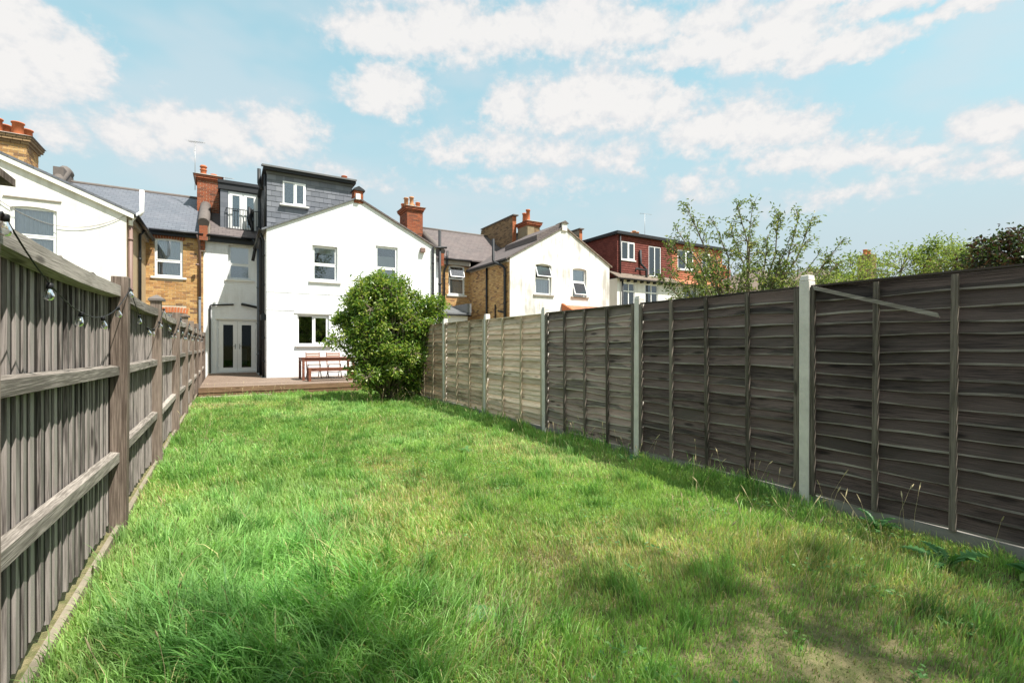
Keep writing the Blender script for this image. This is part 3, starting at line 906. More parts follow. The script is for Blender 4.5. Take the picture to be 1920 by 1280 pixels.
# french doors
yf = RY + .05
mb = MB(); frame_rect(mb, wd[0], wd[1], wd[2], wd[3], yf, yf + .07, .06); fd = mb.build('french_doors', M_upvc, B, bevel=.006)
xm = (wd[0] + wd[1]) / 2
for k, (a, b) in enumerate(((wd[0] + .065, xm - .003), (xm + .003, wd[1] - .065))):
    s = MB()
    st = .145
    z0, z1 = wd[2] + .065, wd[3] - .065
    s.box(a, a + st, yf - .015, yf + .04, z0, z1); s.box(b - st, b, yf - .015, yf + .04, z0, z1)
    s.box(a + st, b - st, yf - .015, yf + .04, z0, z0 + .14); s.box(a + st, b - st, yf - .015, yf + .04, z1 - .14, z1)
    s.build('door_leaf', M_upvc, fd)
    pane(fd, a + st - .004, b - st + .004, z0 + .136, z1 - .136, yf + .01, M_glass_d)
    hd = MB()
    hx = b - .07 if k == 0 else a + .07
    hd.box(hx - .015, hx + .015, yf - .03, yf - .014, 1.2, 1.4); hd.tube([(hx, yf - .03, 1.32), (hx, yf - .06, 1.32), (hx + (-.1 if k == 0 else .1), yf - .06, 1.32)], .009, 6)
    hd.build('door_handle', M_metal, fd)
    for zh in (.55, 1.3, 2.05):
        q = MB(); q.box((wd[0] + .035) if k == 0 else (wd[1] - .095), (wd[0] + .095) if k == 0 else (wd[1] - .035), yf - .028, yf - .016, zh - .05, zh + .05); q.build('hinge', M_upvc, fd)
rm = room(fd, wd[0], wd[1], wd[2] + .4, wd[3], yf + .09, 3.2)
# things glimpsed inside: far glazed door and a low cupboard
mb = MB(); mb.box(.35, .8, yf + 2.2, yf + 2.23, .5, 1.2); mb.build('cupboard', M_bluegrey, fd)
mb = MB(); mb.box(-.28, 1.08, RY - .14, RY + .05, .27, .3); mb.build('door_sill', M_upvc, B)
mb = MB(); mb.box(-.34, 1.14, RY - .03, RY, 2.36, 2.40); mb.build('door_lintel', M_sill, B)
# rear pipes
pipe(B, [(.27, RY - .05, 2.96), (-.50, RY - .06, 2.90), (-.53, RY - .06, 2.86), (-.53, RY - .06, .27)], .03, M_black, 'waste_pipe')
pipe(B, [(.56, RY - .02, 2.98), (.56, RY - .09, 2.98), (.62, RY - .09, 2.97), (1.14, RY - .12, 2.86)], .05, M_black, 'waste_pipe')
pipe(B, [(1.09, GY + 3.2, .27), (1.09, GY + 3.2, 5.1)], .055, M_bluegrey, 'soil_pipe', brackets=(1.0, 2.2, 3.6))
pipe(B, [(1.10, GY + .35, .27), (1.10, GY + .35, 4.9), (1.02, GY + .4, 5.15)], .04, M_darktrim, 'drainpipe', brackets=(.8, 1.6, 2.4, 3.4, 4.4))
pipe(B, [(1.08, GY + 1.4, .27), (1.08, GY + 1.4, 5.3), (1.0, GY + 1.5, 5.42), (.98, GY + 1.5, 5.6)], .055, M_black, 'soil_pipe', brackets=(1.2, 2.6, 4.0))
mb = MB(); mb.box(1.0, 1.17, GY + .25, GY + .48, 2.2, 2.38); mb.build('hopper_head', M_darktrim, B)
gutter(B, (1.0, RY - .1, 5.24), (1.0, GY - .05, 5.24))
gutter(B, (XP + .12, RY - .26, EZ - .03), (1.05, RY - .26, EZ - .03))
mb = MB(); mb.box(XP + .12, 1.12, RY - .17, RY - .005, EZ - .26, EZ - .06); mb.build('fascia', M_darktrim, B)
main_roof(B, XP, XB1, M_slate_br)
pipe(B, [(.92, RY - .25, EZ - .02), (.98, RY - .3, EZ - .18), (1.04, RY - .3, EZ - .3), (.98, RY - .35, EZ - .55), (.92, RY - .35, 4.7)], .06, M_darktrim, 'drainpipe')
# rear dormer with juliet balcony
DY = 22.55
mb = MB()
wdj = (.08, 1.14, 6.02, 7.58)
wall_y(mb, DY, -.20, 1.22, 5.85, lambda x: 7.86, [wdj]); mb.quad((-.20, DY, 5.85), (-.20, DY, 7.86), (-.20, 26, 7.86), (-.20, 26, 5.85))
mb.build('dormer_wall', M_bluegrey, B)
mb = MB(); mb.box(-.28, 1.3, DY - .12, 26.2, 7.86, 7.98); mb.box(-.26, 1.25, DY - .08, DY - .005, 7.62, 7.86); mb.build('dormer_roof', M_darktrim, B)
for r in range(9):
    q = MB(); q.box(-.19, .06, DY - .022 - .001 * (r % 2), DY, 5.95 + r * .19, 5.95 + r * .19 + .186); q.build('slate', M_hslate, B)
jd = casement_pair(B, *wdj, DY, rec=.0, sill=False, right_open=False, name='balcony_doors')
for k, (a, b) in enumerate(((wdj[0] + .05, .58), (.64, wdj[1] - .05))):
    s = MB(); frame_rect(s, a, b, wdj[2] + .05, wdj[3] - .05, DY - .012, DY + .025, .10); s.build('door_leaf', M_upvc, jd)
mb = MB()
for i in range(13):
    x = .02 + 1.16 * i / 12
    mb.box(x - .008, x + .008, DY - .13, DY - .114, 6.0, 6.86)
mb.box(0.0, 1.2, DY - .135, DY - .11, 6.84, 6.87); mb.box(0.0, 1.2, DY - .133, DY - .112, 6.03, 6.05)
mb.box(0.0, .02, DY - .13, DY, 6.84, 6.87); mb.box(0.0, .02, DY - .13, DY, 6.03, 6.05)
mb.build('balcony_railing', M_iron, B)
pipe(B, [(.93, DY - .3, 6.0), (.93, DY - .3, 6.25), (.86, DY - .32, 6.45), (.82, DY - .32, 6.55), (.82, DY - .32, 6.95)], .055, M_darktrim, 'flue_pipe')
# dormer over the wing
LY = 19.0
dx0, dx1, dzt = 1.24, 4.17, 7.50
wl = (1.75, 2.52, 6.40, 7.24)
mb = MB()
wall_y(mb, LY, dx0, dx1, 5.1, lambda x: dzt, [wl]); 
mb.quad((dx1, LY, 5.1), (dx1, 24.5, 5.1), (dx1, 24.5, dzt), (dx1, LY, dzt))
mb.build('dormer_wall', M_bluegrey, B)
mb = MB(); mb.box(dx0 - .005, dx0, LY, 24.5, 5.1, dzt); mb.build('dormer_cheek', M_darktrim, B)
# slates hung on the dormer: each one a piece
sl = {}
for r in range(12):
    zb0 = 5.32 + r * .19
    off = (.145 if r % 2 else 0)
    x = dx0 - off
    while x < dx1 - .01:
        a, b = max(x, dx0), min(x + .29, dx1)
        x += .29
        z0, z1 = zb0, min(zb0 + .20, dzt)
        if b - a < .03 or z1 < topB((a + b) / 2) or z1 - z0 < .05: continue
        segs = [(a, b, z0, z1)]
        if z1 > wl[2] and z0 < wl[3] and b > wl[0] and a < wl[1]:
            segs = []
            if a < wl[0]: segs.append((a, wl[0], z0, z1))
            if b > wl[1]: segs.append((wl[1], b, z0, z1))
            if z0 < wl[2] - .03: segs.append((max(a, wl[0]), min(b, wl[1]), z0, wl[2] - .01))
            if z1 > wl[3] + .03: segs.append((max(a, wl[0]), min(b, wl[1]), wl[3] + .01, z1))
        for (p, q, c, d) in segs:
            if q - p < .03: continue
            key = (round(q - p, 3), round(d - c, 3))
            if key not in sl:
                L, H = key
                t = MB(); g_ = .003
                t.hexa([(-L / 2 + g_, -.022, -H / 2), (L / 2 - g_, -.022, -H / 2), (L / 2 - g_, -.012, -H / 2), (-L / 2 + g_, -.012, -H / 2),
                        (-L / 2 + g_, -.010, H / 2), (L / 2 - g_, -.010, H / 2), (L / 2 - g_, 0, H / 2), (-L / 2 + g_, 0, H / 2)])
                sl[key] = t.mesh('slate'); sl[key].materials.append(M_hslate)
            link_mesh('slate', sl[key], None, B, ((p + q) / 2, LY - .002 - random.uniform(0, .003), (c + d) / 2))
casement_pair(B, *wl, LY, rec=-.03, right_open=True)
mb = MB(); mb.box(wl[0] - .1, wl[1] + .1, LY - .14, LY - .02, wl[2] - .05, wl[2] - .003); mb.build('window_ledge', M_sill, B)
mb = MB(); mb.box(dx0 - .02, dx1 + .03, LY - .06, LY - .005, dzt - .09, dzt - .002); mb.build('lead_flashing', M_lead, B)
mb = MB(); mb.box(dx0 - .12, dx1 + .10, LY - .2, 25.3, dzt, dzt + .12); mb.build('dormer_roof', M_darktrim, B)
mb = MB(); mb.slab([(dx0 - .16, LY - .26, dzt + .15), (dx1 + .12, LY - .26, dzt + .15), (dx1 + .12, LY + .3, dzt + .29), (dx0 - .16, LY + .3, dzt + .29)], .06)
mb.box(dx0 - .1, dx1 + .1, LY + .2, 25.2, dzt + .12, dzt + .2); mb.build('dormer_roof_edge', M_lead, B)
pipe(B, [(1.24, LY + .6, 7.0), (1.10, LY + .6, 7.06), (1.03, LY + .6, 7.2), (1.03, LY + .6, 7.72)], .06, M_darktrim, 'flue_pipe')
pipe(B, [(1.20, LY + .1, 5.35), (1.20, LY + .1, 7.4)], .05, M_darktrim, 'drainpipe')
chimney_pot(B, 3.95, LY + .35, dzt + .24, .17, .1, M_terra, 1)
# gable stub pier
st = brick_box(B, 4.02, 4.34, GY - .02, GY + .35, 6.55, 7.0, M_rbrick, M_mortar_d, 'gable_pier')
mb = MB(); mb.prism([(3.95, GY - .08, 7.0), (4.41, GY - .08, 7.0), (4.36, GY - .08, 7.06), (4.18, GY - .08, 7.16), (4.0, GY - .08, 7.06)], (0, .5, 0)); mb.build('pier_cap', M_darktrim, st)
mb = MB(); mb.box(4.06, 4.22, GY - .13, GY - .03, 6.66, 6.86); mb.build('floodlight', M_upvc, st)
# party wall parapet with rounded coping, and main chimney
pp = MB()
yz = [(RY - .28, 5.35, 5.98), (RY + .25, 5.5, 6.2), (24.0, 6.5, 7.2)]
mb = MB()
for (ya, la, ta), (yb_, lb, tb) in zip(yz, yz[1:]):
    mb.hexa([(XP - .13, ya, la), (XP + .15, ya, la), (XP + .15, yb_, lb), (XP - .13, yb_, lb), (XP - .13, ya, ta), (XP + .15, ya, ta), (XP + .15, yb_, tb), (XP - .13, yb_, tb)])
par = mb.build('parapet', M_mortar_d, B)
brickwork(par, 'y', RY - .28, brick_rects(XP - .13, XP + .15, 5.35, 5.98), M_rbrick)
brickwork(par, 'y', RY - .1, brick_rects(XP - .13, XP + .06, 5.0, 5.35), M_rbrick)
mb = MB(); mb.box(XP - .13, XP + .06, RY - .1, RY, 4.95, 5.35); mb.build('kneeler', M_mortar_d, par)
mb = MB(); mb.tube([(XP + .01, RY - .33, 5.99), (XP + .01, RY + .25, 6.25), (XP + .01, 24.0, 7.22)], [.19, .2, .2], 12); mb.build('coping', M_coping, par)
mb = MB(); mb.box(XP + .16, XP + .22, RY - .2, 23.9, 5.4, 6.05); mb.build('flashing', M_cement, par)
ch = brick_box(B, -1.03, -.24, 24.0, 25.1, 6.5, 8.28, M_rbrick, M_mortar, 'chimney')
zc = corbel_cap(ch, -1.03, -.24, 24.0, 25.1, 8.28, M_rbrick, M_cement, 3, .075, .05)
for (x, y, hh, s) in ((-.82, 24.3, .42, 1), (-.45, 24.35, .12, 0), (-.8, 24.8, .2, 0), (-.45, 24.8, .12, 0)):
    chimney_pot(ch, x, y, zc, hh, .115, M_terra, s)

# ================================================================== HOUSE C (other half of the white gable)
Cc = thing('terraced_house', (5.7, GY, 0), 'white house forming the right half of the gable behind the leafy bush', 'house', 'terraced houses')
w1 = (4.80, 5.64, 3.66, 5.07)
mb = MB(); wall_y(mb, GY, XB1, 7.19, 0, topB, [w1])
mb.quad((7.19, GY, 0), (7.19, RY, 0), (7.19, RY, topB(7.19)), (7.19, GY, topB(7.19)))
mb.build('wing_wall', M_white, Cc)
sash_window(Cc, *w1, GY, .42, cur=('blind', .2, .75), rec=.06)
mb = MB(); mb.slab([(XB1, GY - .07, zb(XB1)), (7.30, GY - .07, zb(7.30)), (7.30, 24, zb(7.30)), (XB1, 24, zb(XB1))], .06); mb.build('wing_roof', M_slate_br, Cc)
mb = MB(); wall_y(mb, RY, 7.19, 9.0, 0, lambda x: EZ); mb.build('recess_wall', M_white, Cc)
main_roof(Cc, XB1, 9.0, M_slate_br)
mb = MB(); mb.box(6.53, 6.71, GY - .14, GY, 4.98, 5.15); mb.build('security_light', M_brownp, Cc, bevel=.01)
pipe(Cc, [(7.05, GY - .07, 0), (7.05, GY - .07, 5.22), (7.30, GY - .08, 5.24), (7.62, GY - .1, 5.26)], .04, M_black, 'drainpipe', brackets=(2.2, 3.4, 4.6))
pipe(Cc, [(7.36, GY + .0, 0), (7.36, GY + .0, 5.95)], .058, M_darktrim, 'soil_pipe', brackets=(2.4, 3.8, 5.2))
ch = brick_box(Cc, 8.02, 8.86, 24.0, 25.2, 6.6, 8.30, M_rbrick, M_mortar_d, 'chimney')
zc = corbel_cap(ch, 8.02, 8.86, 24.0, 25.2, 8.30, M_rbrick, M_cement, 3, .075, .05)
for (x, y, hh, s, m_) in ((8.34, 24.25, .5, 0, M_terra_pale), (8.70, 24.3, .28, 1, M_terra), (8.2, 24.7, .55, 2, M_terra_pale), (8.14, 25.0, .3, 0, M_terra), (8.6, 24.85, .3, 0, M_terra)):
    chimney_pot(ch, x, y, zc, hh, .115, m_, s)
mb = MB()
for (ya, la, ta), (yb_, lb, tb) in zip(yz, yz[1:]):
    mb.hexa([(8.87, ya, la), (9.12, ya, la), (9.12, yb_, lb), (8.87, yb_, lb), (8.87, ya, ta - .1), (9.12, ya, ta - .1), (9.12, yb_, tb), (8.87, yb_, tb)])
par = mb.build('parapet', M_coping, Cc)
brickwork(par, 'y', RY - .28, brick_rects(8.87, 9.12, 5.2, 5.88), M_rbrick)
mb = MB(); mb.tube([(8.99, RY - .33, 5.88), (8.99, RY + .25, 6.18), (8.99, 24.1, 7.2)], .16, 10); mb.build('coping', M_coping, par)

# ================================================================== HOUSE D (brown brick, left half of second gable)
Dd = thing('terraced_house', (11, GY, 0), 'brown brick house with black drainpipes, left half of the second white gable', 'house', 'terraced houses')
XD0, XD1, XD2 = 10.60, 13.55, 16.36
def topD(x): return 5.2 + .565 * (x - XD0) if x <= XD1 else 5.2 + .565 * (XD1 - XD0) - .56 * (x - XD1)
wD = (9.47, 10.32, 3.86, 5.32, .05)
mb = MB(); wall_y(mb, RY, 9.0, XD0, 0, lambda x: EZ, [wD]); 
mb.quad((XD0, RY, 0), (XD0, GY + .01, 0), (XD0, GY + .01, 5.2), (XD0, RY, 5.2))
mb.build('recess_wall', M_mortar, Dd)
brickwork(Dd, 'y', RY, brick_rects(9.0, XD0, 0, 5.58, [(wD[0], wD[1], wD[2] - .08, wD[3] + .2)]), M_ybrick)
brickwork(Dd, 'x', XD0, brick_rects(GY, RY, 0, 5.18), M_ybrick)
arch_bricks(Dd, wD[0] - .06, wD[1] + .06, wD[3], RY, M_rbrick)
sash_window(Dd, *wD[:4], RY, .56, cur=('net', 0, .5), rec=.05, open_top=True)
w1 = (11.96, 12.84, 3.64, 5.04, .07)
mb = MB(); wall_y(mb, GY, XD0, XD1, 0, topD, [w1]); mb.build('wing_wall', M_render2, Dd)
sash_window(Dd, *w1[:4], GY, .54, cur=('net', .0, .5), rec=.1, open_top=True, sillmat=M_cement)
def zd(x): return topD(x) + .05
mb = MB(); mb.slab([(XD0 - .2, GY - .06, zd(XD0 - .2)), (XD1, GY - .06, zd(XD1)), (XD1, 24.5, zd(XD1)), (XD0 - .2, 24.5, zd(XD0 - .2))], .07)
mb.slab([(12.05, GY + .02, zd(12.05) + .26), (XD1 - .1, GY + .02, zd(XD1 - .1) + .2), (XD1 - .1, 20.9, zd(XD1 - .1) + .2), (12.05, 20.9, zd(12.05) + .26)], .27)
mb.build('wing_roof', M_slate_br, Dd)
main_roof(Dd, 9.0, XD1, M_slate_br)
gutter(Dd, (9.1, RY - .26, EZ - .03), (10.58, RY - .26, EZ - .03))
mb = MB(); mb.box(9.1, 10.58, RY - .16, RY - .005, EZ - .3, EZ - .06); mb.build('fascia', M_cement, Dd)
gutter(Dd, (XD0 - .19, RY - .1, 5.06), (XD0 - .19, GY - .05, 5.06))
mb = MB(); mb.box(XD0 - .11, XD0 - .012, GY + .02, RY - .25, 4.98, 5.1); mb.build('fascia', M_cement, Dd)
pipe(Dd, [(XD0 - .09, GY + .25, 0), (XD0 - .09, GY + .25, 4.7), (XD0 - .16, GY + .35, 4.85), (XD0 - .4, GY + .6, 5.0), (XD0 - .42, GY + .7, 5.1), (XD0 - .42, GY + .7, 6.05)], .06, M_darktrim, 'soil_pipe', brackets=(1.8, 3.2, 4.4))
pipe(Dd, [(XD0 - .07, GY + 2.0, 0), (XD0 - .07, GY + 2.0, 5.0)], .045, M_black, 'drainpipe', brackets=(2.2, 3.6))
pipe(Dd, [(XD0 - .05, GY + 1.2, 2.3), (XD0 - .05, GY + 1.2, 3.2)], .03, M_darktrim, 'vent_pipe')
pipe(Dd, [(XD0 - .05, GY + .9, 2.9), (XD0 - .12, GY + .6, 2.85), (XD0 - .1, GY + .3, 2.8)], .045, M_darktrim, 'waste_pipe')
pipe(Dd, [(9.2, RY - .08, 0), (9.2, RY - .08, 5.0), (9.3, RY - .2, 5.3), (9.3, RY - .25, 5.95)], .05, M_black, 'drainpipe', brackets=(3.4, 4.6))
# white gable finial pier
mb = MB(); mb.box(XD1 - .14, XD1 + .14, GY - .07, GY + .2, 6.68, 7.02); gp = mb.build('gable_pier', M_render2, Dd)
mb = MB(); mb.prism([(XD1 - .22, GY - .12, 7.02), (XD1 + .22, GY - .12, 7.02), (XD1, GY - .12, 7.14)], (0, .5, 0)); mb.build('pier_cap', M_coping, gp)
# raised party wall with red brick end, and chimney
mb = MB(); mb.prism([(13.46, 22.45, 6.0), (13.46, 22.45, 8.40), (13.46, 26.1, 8.40), (13.46, 26.6, 8.0), (13.46, 26.6, 6.0)], (.2, 0, 0)); pw = mb.build('party_parapet', M_mortar_d, Dd)
brickwork(pw, 'x', 13.46, brick_rects(22.45, 26.3, 6.0, 8.38), M_dbrick)
mb = MB(); mb.box(13.38, 13.72, 22.3, 26.2, 8.40, 8.46); mb.build('coping', M_coping, pw)
brickwork(pw, 'y', 22.45, brick_rects(13.42, 13.66, 6.6, 8.39), M_obrick, 'brick_end')
ch = brick_box(Dd, 13.74, 14.52, 21.45, 22.35, 6.2, 7.70, M_dbrick, M_cement, 'chimney')
mb = MB(); mb.box(13.71, 14.15, 21.42, 21.45, 6.2, 7.69); mb.box(13.70, 13.73, 21.42, 22.36, 6.2, 7.69); mb.build('render_patch', M_patch, ch)
zc = corbel_cap(ch, 13.74, 14.52, 21.45, 22.35, 7.70, M_rbrick, M_cement, 3, .08, .05)
chimney_pot(ch, 13.95, 21.72, zc, .62, .115, M_terra, 0); chimney_pot(ch, 13.93, 22.05, zc, .5, .115, M_terra, 0)
# white lean-to in the recess
ln = MB(); ln.box(8.2, 9.55, 20.0, 21.9, 0, 2.72); le = ln.build('lean_to', M_render, Dd)
mb = MB(); mb.slab([(8.1, 19.85, 2.80), (9.65, 19.85, 2.80), (9.65, 21.95, 3.3), (8.1, 21.95, 3.3)], .07); mb.box(9.46, 9.66, 19.83, 21.9, 2.82, 3.25); mb.build('lean_to_roof', M_lead, le)
gutter(le, (9.65, 19.83, 2.74), (8.1, 19.83, 2.74))

# ================================================================== HOUSE E (right half of second gable)
Ee = thing('terraced_house', (15, GY, 0), 'weathered white house, right half of the second gable with terracotta lean-to', 'house', 'terraced houses')
w1 = (14.07, 14.90, 3.66, 5.0, .06)
mb = MB(); wall_y(mb, GY, XD1, XD2, 0, topD, [w1])
mb.quad((XD2, GY, 0), (XD2, RY, 0), (XD2, RY, topD(XD2)), (XD2, GY, topD(XD2)))
mb.build('wing_wall', M_render2, Ee)
sash_window(Ee, *w1[:4], GY, .52, rec=.1, open_low=True, cur=('net', 0, .98), sillmat=M_cement)
mb = MB(); mb.slab([(XD1, GY - .06, zd(XD1)), (XD2 + .14, GY - .06, zd(XD2 + .14)), (XD2 + .14, 24.5, zd(XD2 + .14)), (XD1, 24.5, zd(XD1))], .07); mb.build('wing_roof', M_tile_br, Ee)
main_roof(Ee, XD1 + .13, 18.2, M_slate_br)
mb = MB(); wall_y(mb, RY, XD2, 18.2, 0, lambda x: EZ); mb.build('recess_wall', M_cream, Ee)
mb = MB(); mb.box(14.6, 18.0, 22.6, 26.0, 6.0, 7.75); dm = mb.build('dormer', M_bluegrey, Ee)
mb = MB(); mb.box(14.5, 18.02, 22.5, 26.1, 7.75, 7.86); mb.build('dormer_roof', M_darktrim, dm)
for z in (7.15, 7.4):
    q = MB(); q.box(14.6, 18.0, 22.57, 22.6, z, z + .02); q.build('dormer_lap', M_darktrim, dm)
mb = MB(); mb.box(18.02, 18.24, 22.42, 26.2, 5.8, 8.22); pw = mb.build('party_parapet', M_mortar_d, Ee)
brickwork(pw, 'y', 22.42, brick_rects(18.02, 18.24, 5.9, 8.21), M_obrick, 'brick_end')
mb = MB(); mb.box(17.95, 18.3, 22.3, 26.2, 8.22, 8.28); mb.build('coping', M_coping, pw)
# terracotta lean-to
mb = MB(); mb.slab([(13.42, 16.4, 2.55), (16.1, 16.4, 2.55), (16.1, GY - .01, 3.22), (13.42, GY - .01, 3.22)], .06); lr = mb.build('lean_to_roof', M_tile_or, Ee)
mb = MB(); mb.box(13.5, 16.0, 16.5, GY - .02, 0, 2.5); mb.prism([(13.40, 16.45, 0), (13.40, 16.45, 2.62), (13.40, GY - .02, 3.30), (13.40, GY - .02, 0)], (.12, 0, 0)); mb.build('lean_to_wall', M_obrick, lr)

# ================================================================== HOUSES F, G (tile hung)
def tile_rows(parent, plane, pos, u0, u1, v0, v1, holes, mat, row=.125, wid=.17, name='hung_tiles'):
    mb = MB()
    for (a, b, c, d) in brick_rects(u0, u1, v0, v1, holes, bl=wid, bh=row, gap=.004):
        j = random.uniform(0, .004)
        if plane == 'y':
            mb.hexa([(a, pos - .03 - j, c), (b, pos - .03 - j, c), (b, pos - .012, c), (a, pos - .012, c), (a, pos - .012, d), (b, pos - .012, d), (b, pos, d), (a, pos, d)])
        else:
            mb.hexa([(pos - .03 - j, a, c), (pos - .012, a, c), (pos - .012, b, c), (pos - .03 - j, b, c), (pos - .012, a, d), (pos, a, d), (pos, b, d), (pos - .012, b, d)])
    return tag(mb.build(name, mat, parent), kind='stuff')

F = thing('terraced_house', (20, 19.2, 0), 'house with dark red tile hung dormer above a white upper wall', 'house', 'terraced houses')
FY = 19.6
wf = (18.67, 19.67, 6.08, 7.08); wfd = (20.78, 21.78, 5.30, 7.04)
mb = MB(); wall_y(mb, FY, 18.4, 22.7, 4.9, lambda x: 7.42, [wf, wfd]); mb.quad((18.4, 26, 4.9), (18.4, FY, 4.9), (18.4, FY, 7.42), (18.4, 26, 7.42)); mb.build('dormer_wall', M_htile, F)
tile_rows(F, 'y', FY, 18.36, 22.7, 5.1, 7.40, [wf, wfd], M_htile)
tile_rows(F, 'x', 18.4, FY, 23.5, 5.1, 7.40, [], M_htile)
mb = MB(); mb.box(18.22, 22.9, FY - .2, 26, 7.42, 7.58); mb.build('dormer_roof', M_darktrim, F)
casement_pair(F, *wf, FY, rec=-.02); casement_pair(F, *wfd, FY, rec=0.0, sill=False, right_open=False, name='balcony_doors')
wl1 = (18.42, 19.30, 3.45, 4.74); wl2 = (20.1, 21.1, 3.45, 4.76)
mb = MB(); wall_y(mb, 19.2, 18.0, 22.7, 0, lambda x: 4.95, [wl1, wl2]); mb.build('wall', M_render, F)
mb = MB(); mb.quad((18.0, 26, 0), (18.0, 19.2, 0), (18.0, 19.2, 4.95), (18.0, 26, 4.95)); mb.build('side_wall', M_cream, F)
for wz in (wl1, wl2):
    w = casement_pair(F, *wz, 19.2, rec=.03, sill=True, right_open=False)
    s = MB(); s.box(wz[0] + .05, wz[1] - .05, 19.225, 19.29, 4.26, 4.32); s.build('transom', M_upvc, w)
    curtain(w, wz[0] + .05, wz[1] - .05, wz[2] + .3, wz[3] - .05, 19.36)
mb = MB(); mb.slab([(17.85, 18.95, 4.98), (22.7, 18.95, 4.98), (22.7, FY - .01, 5.32), (17.85, FY - .01, 5.32)], .06)
mb.slab([(17.85, FY - .01, 5.32), (18.39, FY - .01, 5.32), (18.39, 26, 7.5), (17.85, 26, 7.2)], .06); mb.build('roof_skirt', M_tile_br, F)
gutter(F, (17.85, 18.93, 4.93), (22.7, 18.93, 4.93))
for i in range(9):
    q = MB(); q.box(18.2 + i * .5, 18.27 + i * .5, 18.98, 19.19, 4.78, 4.90); q.build('rafter_foot', M_darktrim, F)
pipe(F, [(20.3, FY - .3, 3.0), (20.3, FY - .3, 5.6), (20.05, FY - .1, 5.95), (20.03, FY - .1, 6.7)], .07, M_darktrim, 'soil_pipe')
pipe(F, [(20.3, FY - .3, 5.55), (19.55, FY - .25, 5.6), (19.5, FY - .25, 5.45)], .05, M_darktrim, 'waste_pipe')
pipe(F, [(18.3, 19.1, 0), (18.3, 19.1, 4.9)], .045, M_darktrim, 'drainpipe')
pipe(F, [(18.52, FY - .1, 5.1), (18.52, FY - .1, 7.4)], .045, M_darktrim, 'drainpipe')
ch = brick_box(F, 23.6, 25.4, 24.5, 25.3, 6.0, 8.95, M_dbrick, M_mortar_d, 'chimney')
for (x, hh) in ((23.8, .2), (24.15, .3), (24.5, .35), (24.85, .5), (25.15, .45)):
    chimney_pot(ch, x, 24.8, 8.95, hh, .14, M_terra_pale, 0)
G = thing('terraced_house', (25, 19.2, 0), 'house with orange tile hung dormer seen through the sparse tree', 'house', 'terraced houses')
wg1 = (23.2, 24.6, 5.92, 7.08); wg2 = (25.4, 26.2, 5.75, 7.08)
mb = MB(); wall_y(mb, FY, 22.72, 27.4, 4.9, lambda x: 7.42, [wg1, wg2]); mb.quad((27.4, FY, 4.9), (27.4, 26, 4.9), (27.4, 26, 7.42), (27.4, FY, 7.42)); mb.build('dormer_wall', M_htile_o, G)
tile_rows(G, 'y', FY, 22.72, 27.4, 5.1, 7.40, [wg1, wg2], M_htile_o)
mb = MB(); mb.box(22.92, 27.6, FY - .2, 26, 7.40, 7.56); mb.build('dormer_roof', M_darktrim, G)
casement_pair(G, *wg1, FY, rec=-.02); casement_pair(G, *wg2, FY, rec=-.02)
mb = MB(); wall_y(mb, 19.2, 22.72, 27.4, 0, lambda x: 4.95, [(23.3, 24.5, 3.5, 4.74)]); mb.quad((27.4, 19.2, 0), (27.4, 26, 0), (27.4, 26, 4.95), (27.4, 19.2, 4.95)); mb.build('wall', M_render, G)
casement_pair(G, 23.3, 24.5, 3.5, 4.74, 19.2, rec=.03)
mb = MB(); mb.slab([(22.72, 18.95, 4.98), (27.5, 18.95, 4.98), (27.5, FY - .01, 5.32), (22.72, FY - .01, 5.32)], .06); mb.build('roof_skirt', M_tile_or, G)
gutter(G, (22.72, 18.93, 4.93), (27.5, 18.93, 4.93))

# far houses with hipped roofs over the fence
def hip_house(name, cx, cy, w, d, ze, zr, rot, label, roofm, chim):
    h = thing(name, (cx, cy, 0), label, 'house', 'far houses')
    Mx = Matrix.Translation((cx, cy, 0)) @ Matrix.Rotation(R(rot), 4, 'Z')
    T = lambda x, y, z: tuple(Mx @ Vector((x, y, z)))
    mb = MB()
    for a, b in (((-w, -d), (w, -d)), ((w, -d), (w, d)), ((w, d), (-w, d)), ((-w, d), (-w, -d))):
        mb.quad(T(*a, 0), T(*b, 0), T(*b, ze), T(*a, ze))
    mb.build('wall', M_cream, h)
    rl = w - d
    e = .3
    P = [T(-w - e, -d - e, ze), T(w + e, -d - e, ze), T(w + e, d + e, ze), T(-w - e, d + e, ze), T(-max(rl, .2), 0, zr), T(max(rl, .2), 0, zr)]
    m2 = MB(); m2.v = P; m2.f = [(0, 1, 5, 4), (1, 2, 5), (2, 3, 4, 5), (3, 0, 4), (0, 3, 2, 1)]; m2.sm = [False] * 5
    r = m2.build('roof', roofm, h)
    t = MB()
    for a, b in ((0, 4), (1, 5), (2, 5), (3, 4), (4, 5)): t.tube([P[a], P[b]], .12, 6)
    t.build('hip_tiles', M_coping, r)
    x, y, hw, zt, mat = chim
    q = brick_box(h, T(x, y, 0)[0] - hw, T(x, y, 0)[0] + hw, T(x, y, 0)[1] - .4, T(x, y, 0)[1] + .4, ze, zt, mat, M_mortar_d, 'chimney')
    for k in (-.25, .25):
        chimney_pot(q, T(x, y, 0)[0] + k, T(x, y, 0)[1], zt, .35, .13, M_terra, 0)
    return h
hip_house('distant_house', 38.0, 19.0, 5.5, 4.5, 4.4, 6.9, 0, 'distant house with brown hipped tile roof and square chimney beyond the fence', M_tile_br, (.2, -3.0, .42, 7.6, M_dbrick))
hip_house('distant_house', 47.0, 17.5, 5.5, 4.5, 4.4, 6.6, 10, 'distant pale roofed house with low dark chimney behind the light green bushes', M_tile_br, (1.0, -2.0, .6, 8.0, M_dbrick))
hip_house('distant_house', 32.5, 20.5, 4.0, 3.6, 4.6, 6.7, 0, 'distant brown roofed house showing between branches of the sparse tree', M_tile_br, (-1.0, 2.0, .4, 6.9, M_rbrick))

